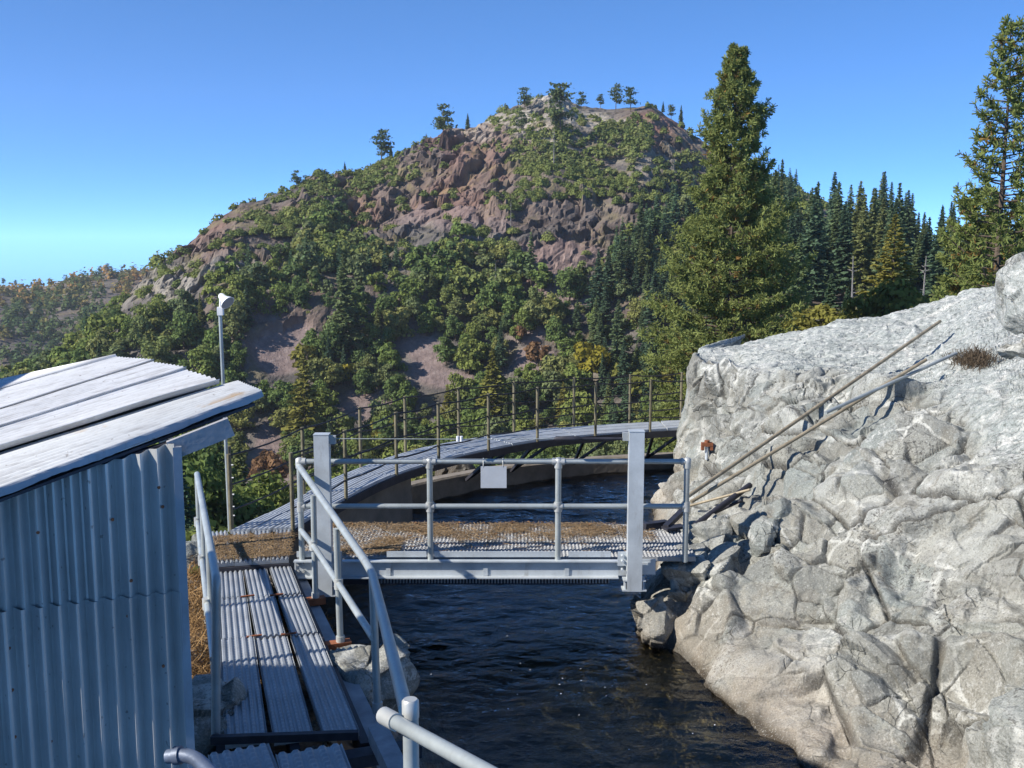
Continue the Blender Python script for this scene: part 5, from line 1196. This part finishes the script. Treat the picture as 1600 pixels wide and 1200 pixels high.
me = mesh_np('wooded_slope', np.concatenate(VS), np.concatenate(FS_)); attr(me, 'tint', np.concatenate(TS), 'FACE'); attr(me, 'plant', np.concatenate(PS), 'FACE')
for m_ in (M['oak_mass'], M['fir_mass'], M['bark']): me.materials.append(m_)
me.polygons.foreach_set('material_index', np.concatenate(MS).astype(np.int32)); tag(link('wooded_slope', me), 'remaining dense trees covering the wooded slope', None, None, 'stuff')

sx, sy = project(SHP); od = np.argsort(np.hypot(SHP[:, 0], SHP[:, 1])); n_s = 0; restS = []
for i in od:
    p = SHP[i]; W = random.uniform(.75, 1.35)
    if n_s < 300 and -10 < sx[i] < 1120 and sy[i] < 700:
        n_s += 1; place('shrub', SHR[random.randrange(5)], p - np.array([0, 0, .25]), (W, W, W * random.uniform(.8, 1.2)), random.uniform(0, 6.28), where(sx[i], sy[i], f"{('small', 'round', 'broad')[int(W > .95) + int(W > 1.15)]} green shrub"), 'shrub', 'shrubs on the mountain')
    else: restS.append(p)
mass('shrub_cover', [(p - np.array([0, 0, .3]), 3.4 * random.uniform(.8, 1.45), 1.7 * random.uniform(.8, 1.4), 105, .40, random.random()) for p in restS], [M['shrub_mass']], 'low green scrub covering patches of the upper mountain')
print('trees', len(TRP), n_oak, n_fir, 'rest', len(restP), 'shrubs', len(SHP), 'rest', len(restS))

# trees standing out on the skyline and in the scree, each where the photo shows it: (x, foot y, height px, kind, label)
SPEC = [(693, 222, 50, 'r', 'tall open pine on the left ridge, taller of the two near the cliff top'), (731, 203, 26, 'f', 'small pine on the ridge right of the tall open pine'), (596, 258, 50, 'r', 'open pine on the ridge left of the cliff top'), (611, 252, 26, 'f', 'small pine close beside the open ridge pine'),
        (463, 284, 26, 'r', 'flat-topped little pine on the left ridge end'), (500, 274, 14, 's', 'low bushy pine on the left ridge'), (539, 272, 20, 'f', 'small pointed pine on the left ridge'), (666, 222, 14, 'f', 'tiny pine on the ridge below the tall open pine'),
        (820, 172, 34, 'r', 'slim pine on the summit, left of the rock crest'), (788, 172, 12, 's', 'tiny windswept bush on the ridge left of the summit'), (870, 162, 26, 'f', 'dark pine on the very summit'), (876, 210, 70, 'r', 'tall open pine just below the summit rocks'), (908, 172, 26, 'r', 'round-topped pine right of the summit'),
        (938, 162, 20, 'r', 'little pine standing alone on the pale summit rock'), (962, 172, 36, 'r', 'wide pine, left one of the summit clump'), (985, 174, 34, 'r', 'wide pine, right one of the summit clump'), (1036, 176, 18, 'f', 'small pine on the red ridge'), (1049, 180, 22, 'r', 'grey thin pine on the red ridge'), (1064, 190, 30, 'f', 'dark pointed pine on the red right ridge'),
        (1103, 212, 24, 'f', 'small fir on the right ridge beside the tall pine'), (816, 205, 30, 'r', 'pine on the pale slope under the summit'), (250, 404, 20, 's', 'bushy tree at the left end of the ridge'), (870, 205, 26, 'r', 'short pine below the summit rocks'),
        (865, 258, 54, 'd', 'grey dead tree in the upper shrub patch'), (798, 355, 40, 'd', 'grey dead tree in the green strip on the cliff'), (775, 470, 60, 'd', 'bleached dead tree on the wooded slope'),
        (540, 560, 160, 'F', 'tall fir rising from the wooded slope between the scree patches'), (368, 480, 60, 'F', 'fir on the rocky left flank'), (1000, 420, 110, 'F', 'broad dark fir at the right edge of the cliffs'), (965, 590, 120, 'F', 'blue green fir above the yellow maple'), (1022, 560, 150, 'F', 'tall blue green fir near the tall pine'),
        (925, 602, 78, 'y', 'yellow maple above the catwalk'), (545, 602, 40, 'y', 'small golden tree between the scree patches'), (972, 615, 56, 'g', 'yellow green tree right of the yellow maple'), (840, 575, 44, 'o', 'russet tree beside the small scree'), (478, 590, 60, 'g', 'yellowing tree below the upper left scree'), (812, 530, 26, 'o', 'small russet bush on the slope'),
        (770, 672, 130, 'P', 'yellow green pine rising behind the catwalk railing'), (478, 700, 150, 'P', 'yellow green pine left of the tall bridge post'), (600, 715, 70, 'g', 'yellowing tree behind the left tall bridge post'), (1000, 640, 70, 'g', 'yellow green tree near the end of the catwalk'),
        (420, 770, 70, 'o', 'russet tree behind the landing'), (1048, 615, 90, 'P', 'yellow green pine under the tall pine'), (700, 660, 60, 'P', 'short pine behind the catwalk centre'), (880, 660, 66, 'P', 'short bushy pine behind the catwalk right half')]
SNAG = None
def snag_mesh():
    r = np.random.default_rng(9); w_ = Wood(); w_.add((0, 0, -1), (.2, 0, 10), .22, .05)
    for k in range(16):
        z = r.uniform(2.5, 9.5); a = r.uniform(0, 6.28); L = r.uniform(.5, 1.9) * (1.2 - z / 11); w_.add((0, 0, z), (np.cos(a) * L, np.sin(a) * L, z + L * .3), .07, .02, n=3)
    V, F = w_.get(); me = mesh_np('dead_tree', V, F); me.materials.append(M['snag']); return me
SNAG = snag_mesh()
KINDS = {'r': (RPN, 11., 'ridge_pine', 'tree'), 'f': (FIR, 20., 'fir_tree', 'tree'), 'F': (FIR, 20., 'fir_tree', 'tree'), 's': (SHR, 2., 'shrub', 'shrub'), 'y': (MPL, 7.5, 'maple_tree', 'tree'), 'o': (RUS, 5., 'russet_tree', 'tree'), 'g': (GLD, 7.5, 'yellowing_tree', 'tree'), 'P': (GPN, 15., 'pine_tree', 'tree'), 'd': ([SNAG], 10., 'dead_tree', 'tree')}
for n_, (x, y, hpx, kd, lab) in enumerate(SPEC):
    p = terrain_pick(x, y); dist = math.hypot(p.x, p.y); s_ = hpx * dist / FPX / KINDS[kd][1]; ms_ = KINDS[kd][0]
    wf = 1.0 if kd not in 'fF' else (1.25 if kd == 'f' else 1.15)
    place(KINDS[kd][2], ms_[n_ % len(ms_)], p - Vector((0, 0, .3)), (s_ * wf, s_ * wf, s_), random.uniform(0, 6.28), lab, KINDS[kd][3], 'trees standing out on the mountain')

# near slope beyond the landing: darker, larger trees seen under the shed roof
k_ = 0
for (x, top_y, r_, kd) in [(292, 690, 95, 'o'), (318, 700, 110, 'f'), (340, 672, 120, 'f'), (300, 760, 72, 'o'), (330, 770, 80, 'o'), (372, 690, 105, 'f'), (395, 740, 85, 'o'), (352, 742, 74, 'o'), (430, 752, 90, 'o'), (460, 760, 100, 'o'), (282, 730, 62, 'f'), (404, 790, 70, 'f'), (315, 800, 52, 'o'), (280, 640, 120, 'o'), (260, 700, 70, 'o'),
                           (520, 720, 130, 'o'), (570, 716, 140, 'o'), (640, 700, 150, 'o'), (690, 690, 160, 'o'), (740, 690, 165, 'o'), (800, 680, 170, 'o'), (850, 682, 170, 'o'), (900, 676, 175, 'o'), (950, 670, 170, 'o'), (1000, 664, 170, 'o'), (1045, 660, 165, 'o'), (500, 745, 110, 'o'), (545, 740, 115, 'o'), (600, 735, 120, 'o'), (660, 712, 140, 'o'), (775, 690, 150, 'o'), (830, 700, 140, 'o'), (925, 690, 150, 'o'), (980, 690, 150, 'o'), (1030, 690, 140, 'o'), (1062, 640, 120, 'f'),
                           (440, 800, 85, 'o'), (380, 800, 60, 'o'), (345, 820, 48, 'o'), (470, 800, 80, 'o')]:
    a, e = azel(x, top_y); X, Y = math.sin(a) * r_, math.cos(a) * r_; zg = height_at(X, Y); zt = CAM_H + r_ * math.tan(e); h_ = max(3.0, zt - zg)
    if kd == 'f': s_ = h_ / 20; place('fir_tree', FIRN[k_ % 2], (X, Y, zg), (max(s_, .35) * 1.15, max(s_, .35) * 1.15, s_), k_ * 1.3, where(x, top_y + 20, 'near dark fir with its top'), 'tree', 'trees on the near slope')
    else:
        s_ = h_ / 7.2; sw = min(max(s_, .7), 1.15); place('oak_tree', OAKN[k_ % 3], (X, Y, zg if s_ < 1.6 else zt - 7.2 * 1.3), (sw, sw, min(s_, 1.3)), k_ * 1.7, where(x, top_y + 20, 'near bushy oak with its crown'), 'tree', 'trees on the near slope')
    k_ += 1

# far hill: one far-off wood in autumn colours
items = []
for _ in range(2800):
    i = RNG.integers(0, NA2); j = int(RNG.integers(0, int(NR2 * .66))); p = HP[i * NR2 + j]; t_ = j / (NR2 * .66)
    x, y = project(p[None]); x, y = float(x[0]), float(y[0])
    if not (-60 < x < 340) or RNG.uniform() > (1.0 if t_ < .80 else .25): continue
    nz = float(fbm(p[None] * .012, 3, 88)[0]); pl = np.clip(.46 + .62 * (t_ - .45) + .4 * nz + RNG.normal(0, .16), 0, 1)
    items.append((p - np.array([0, 0, 1]), RNG.uniform(6, 11), RNG.uniform(6, 11), 46, 1.15, pl))
mass('far_woods', items, [M['far_leaf']], 'distant autumn woods covering the far hill')
for k, (x, y, h_) in enumerate([(150, 418, 8), (163, 416, 10), (172, 416, 7), (186, 415, 6), (60, 440, 7), (48, 440, 6), (20, 439, 7), (100, 430, 5), (205, 413, 6), (5, 440, 8)]):
    a, e = azel(x, y); i = int(np.clip(np.searchsorted(HA, a), 0, NA2 - 1)); j = int(np.argmax(HE[i])); p = HP[i * NR2 + j]; s_ = h_ * HR[j] / FPX / 11
    place('ridge_pine', RPN[k % 4], p, s_ * 1.3, k * 1.1, 'tiny pine on the crest of the far hill', 'tree', 'pines on the far hill crest')

# ------------------------------------------------------------------ right-hand forest
TOPX = [1100, 1180, 1215, 1235, 1250, 1290, 1330, 1370, 1400, 1425, 1450, 1470, 1490, 1510, 1540, 1600, 1700]
TOPY = [330, 300, 236, 262, 300, 266, 272, 262, 268, 310, 332, 318, 302, 332, 326, 330, 320]
FZ = [('behind the tall pine', 1190), ('in the gap right of the tall pine', 1245), ('in the left part of the fir stand', 1300), ('in the middle of the fir stand', 1360), ('at the high right shoulder of the fir stand', 1410), ('in the low stretch right of the fir stand', 1460), ('left of the edge pine', 1520), ('behind the edge pine', 1580)]
cnt = 0; PF = []
for _ in range(2600):
    x = random.uniform(1120, 1640); a = math.atan((x - 800) / FPX); r_ = math.sqrt(random.uniform(150 ** 2, 300 ** 2)); PF.append((math.sin(a) * r_, math.cos(a) * r_, 0))
PF = thin(np.array(PF), 5.2)
for p in PF:
    zg = height_at(p[0], p[1]); r_ = math.hypot(p[0], p[1]); x, y = project(np.array([[p[0], p[1], zg]])); x, y = float(x[0]), float(y[0])
    if 1255 < x < 1365 and r_ < 185: continue
    if r_ < 172 and random.random() < .55: continue
    topmax = (CAM_H + r_ * math.tan(azel(x, np.interp(x, TOPX, TOPY))[1])) - zg
    h_ = min(random.uniform(15, 27), topmax * random.uniform(.66, 1.0)) if topmax > 6 else 6
    if x < 1200: h_ *= .8
    s_ = h_ / 20; w_ = s_ * random.uniform(.85, 1.15) * (1.25 if h_ < 12 else 1.0)
    z_ = min(FZ, key=lambda q: abs(q[1] - x))[0]
    place('fir_tree', FIR[random.randrange(5)], (p[0], p[1], zg), (w_, w_, s_), random.uniform(0, 6.28), where(x, float(project(np.array([[p[0], p[1], zg + h_ * .8]]))[1][0]), f"{('stubby', 'short', 'slender', 'middling', 'tall', 'towering')[sum(h_ > q for q in (11, 14, 17, 20, 23))]} dark fir"), 'tree', 'firs of the right-hand forest', .02); cnt += 1
    if cnt >= 175: break
print('forest', cnt)
FS = [(1400, 485, 335, 96, 'P', 'golden green cedar standing before the dark fir stand'), (1375, 500, 420, 92, 'g', 'low golden bush at the left foot of the golden cedar'), (1450, 488, 430, 94, 'g', 'low golden bush at the right foot of the golden cedar'), (1300, 512, 428, 100, 'F', 'small blue green fir before the pale clearing'),
      (1275, 520, 455, 98, 'g', 'yellow green bush at the edge of the clearing beside the tall pine'), (1325, 505, 450, 104, 'F', 'short fir right of the pale clearing'), (1445, 470, 400, 150, 'd', 'pale dead fir right of the golden cedar'), (1335, 470, 400, 150, 'd', 'pale dead trunk at the foot of the fir stand'), 
      (1500, 480, 410, 92, 'F', 'small fir left of the edge pine'), (1340, 520, 470, 100, 'g', 'low yellow green bush behind the rock crest'), (1250, 540, 480, 100, 'g', 'yellow green bush under the tall pine'), (1480, 470, 425, 90, 'F', 'short dark fir close above the rock crest')]
for n_, (x, fy, ty_, r_, kd, lab) in enumerate(FS):
    a, e = azel(x, ty_); X, Y = math.sin(a) * r_, math.cos(a) * r_; zg = height_at(X, Y); h_ = CAM_H + r_ * math.tan(e) - zg; s_ = h_ / KINDS[kd][1]; ms_ = {'P': GPNN, 'g': GLDN, 'F': FIRN}.get(kd, KINDS[kd][0]); wf = {'P': 1.15, 'g': 1.0, 'F': 1.3, 'd': 1.0}[kd]
    place(KINDS[kd][2], ms_[n_ % len(ms_)], (X, Y, zg), (s_ * wf, s_ * wf, s_), n_ * 2.1, lab, KINDS[kd][3], 'trees before the right-hand forest')

# the two big pines and one lower neighbour
def big_pine(x, ty_, r_, seed, R, nbr, label, shape, tufts, blade, dens=1.0, bare=.04, grp=None, tuftn=12):
    a, e = azel(x, ty_); X, Y = math.sin(a) * r_, math.cos(a) * r_; zg = height_at(X, Y); H = CAM_H + r_ * math.tan(e) - zg
    me = ponderosa('pine', seed, H, R, nbr, [M['pine_leaf'], M['bark']], tufts, bare, blade, shape, dens, tuftn)
    return tree_thing('ponderosa_pine', me, (X, Y, zg), label, 'pine tree', grp)
def shp_main(t): return float(np.interp(t, [0, .08, .2, .38, .57, .66, .74, .80, .86, .92, .97, 1], [1, 1, .97, .84, .60, .42, .31, .33, .29, .13, .07, .01]))
big_pine(1152, 78, 82, 31, .215, 330, 'tall bushy ponderosa pine rising behind the rock corner', shp_main, 44, .32, 1.0, .03, 'big pines behind the rock', 11)
def shp_edge(t): return float(np.interp(t, [0, .3, .5, .7, .85, .95, 1], [1, 1, .86, .55, .34, .16, .03]))
big_pine(1580, 40, 52, 37, .108, 170, 'slim open ponderosa pine with visible trunk above the whitish boulder', shp_edge, 20, .25, .62, .12, 'big pines behind the rock', 10)
big_pine(1532, 305, 56, 41, .26, 90, 'lower pine with russet needles beside the slim open pine', lambda t: (1 - t) ** .6, 34, .26, .9, .05, 'big pines behind the rock')
big_pine(1590, 330, 60, 43, .30, 90, 'broad low pine below the slim open pine', lambda t: (1 - t) ** .6, 34, .26, .9, .05, 'big pines behind the rock')

# ------------------------------------------------------------------ small stuff: needle litter, dry grass, pebbles
def strewn(name, n, fn, L, wd, mat, label, flat=.12):
    P_ = np.array([fn() for _ in range(n)]); a = RNG.uniform(0, 6.28, n); d = np.stack([np.cos(a), np.sin(a), RNG.normal(0, flat, n)], 1); d = unit(d)
    s = unit(np.cross(d, np.array([0, 0, 1.]) + RNG.normal(0, .3, (n, 3)))); ln = L * RNG.uniform(.5, 1.2, n)
    me = quads_mesh(name, P_, d * (ln / 2)[:, None], s * wd, RNG.uniform(.1, .92, n), [mat]); return tag(link(name, me), label, None, None, 'stuff')
def f_deck():
    while True:
        x = random.uniform(-2.44, 1.75); y = random.uniform(YF + .10, YB); t = (y - YF) / (YB - YF)
        e_ = 0.95 if x < -1.3 else (.10 + .90 * sstep(.35, .75, t)) * (1.0 if x < .9 else max(0, 1.55 - .62 * x))
        if random.random() < e_ * (.34 + .66 * (vnoise(np.array([[x * 2.2, y * 4.5, 0.]]), 5)[0] > -.05)): return (x, y, ZD + .004 + random.uniform(0, .014))
strewn('needle_litter', 6800, f_deck, .13, .0028, M['litter'], 'brown pine needles strewn over the bridge deck')
def f_land():
    s, t = random.random(), random.random(); q = l0.lerp(l1, s).lerp(l3.lerp(l2, s), .06 + .74 * t); return (q.x, q.y, .992 + random.uniform(0, .012))
strewn('needle_litter', 2300, f_land, .13, .0028, M['litter'], 'brown pine needles strewn over the landing')
def f_bankL():
    while True:
        y = random.uniform(7.6, 11.8); x = random.uniform(-4.4, -2.1)
        if random.random() < .9: return (x, y, bank_z(x, y) + random.uniform(0, .16))
strewn('dry_grass', 12000, f_bankL, .22, .004, M['drygrass'], 'dry reddish brown grass and brush beside the shed side handrail', .9)
lv = [broad_mesh('x', 1, 1, 1, 3, 6, .1)]
for k in range(40):
    x, y, z = f_deck()
    if k < 14: y = random.uniform(YB - .12, YB - .02); x = random.uniform(-1.6, .4)
    s = .03 * random.uniform(.7, 1.4); c, sn = math.cos(k), math.sin(k)
    me = mesh_np('fallen_leaf', np.array([(-s, 0, 0), (0, -s * .6, .012), (s, 0, .004), (0, s * .6, .014)]), np.array([[0, 1, 2, 3]])); attr(me, 'tint', [.6], 'FACE')
    if k == 0: LEAF = me; me.materials.append(M['orange_leaf'])
    o = bpy.data.objects.new('fallen_leaf', LEAF); COL.objects.link(o); o.location = (x, y, z + .012); o.rotation_euler = (random.uniform(-.5, .5), random.uniform(-.5, .5), k)
    tag(o, 'small russet leaf fallen on the bridge deck', 'leaf', 'fallen leaves on the bridge')
bpy.data.meshes.remove(lv[0])
# dry tuft of brush beside the whitish boulder
def f_tuft():
    q = rock_pick(random.gauss(1522, 15), random.gauss(566, 6)); return (q.x, q.y, q.z + random.uniform(0, .10))
M['brush'] = mat_leaf('grey_brush', [(0.0, (0.13, 0.10, 0.07)), (1.0, (0.13, 0.10, 0.07))], 0.45, 0.1)
strewn('dry_tuft', 1500, f_tuft, .13, .004, M['brush'], 'dry brown tuft growing on the rock beside the whitish boulder', 1.2)
def pebble():
    y = random.uniform(6.4, 10.5); x = random.uniform(-3.6, xb(y) - .7 + .4); return x, y
for me_ in [boulder_mesh('pebble', (.16, .13, .10), 60, 10, 7, .6)]:
    for k in range(45):
        x, y = pebble(); o = bpy.data.objects.new('pebble', me_); COL.objects.link(o); s = random.uniform(.4, 1.5); o.location = (x, y, bank_z(x, y) + .01); o.scale = (s, s, s); o.rotation_euler = (k, k * 1.7, k * .3)
        if k == 0: me_.materials.append(M['rock'])
        tag(o, 'small pale stone on the gravel bank left of the walkway', 'stone', 'stones on the bank')

# ------------------------------------------------------------------ thin mountain air
mb = MB(); mb.box((-150, 620, -30), (2600, 1400, 420)); hz_ = mb.build('haze', None)
gh = G('haze_air'); pv = gh.n('VolumePrincipled', {'Color': (0.86, 0.92, 1.0, 1), 'Density': 0.00012, 'Anisotropy': 0.2}); gh.t.links.new(pv.outputs[0], gh.out.inputs[1]); hz_.data.materials.append(gh.m)
tag(hz_, None, None, None, 'stuff')

# flecks of foam drifting on the water
def f_foam():
    q = pz(random.gauss(880, 130), random.gauss(1060, 55), .012); return (q.x, q.y, .016)
strewn('foam_flecks', 40, f_foam, .016, .005, M['white_paint'], 'small white foam flecks drifting on the dark canal water', .02)
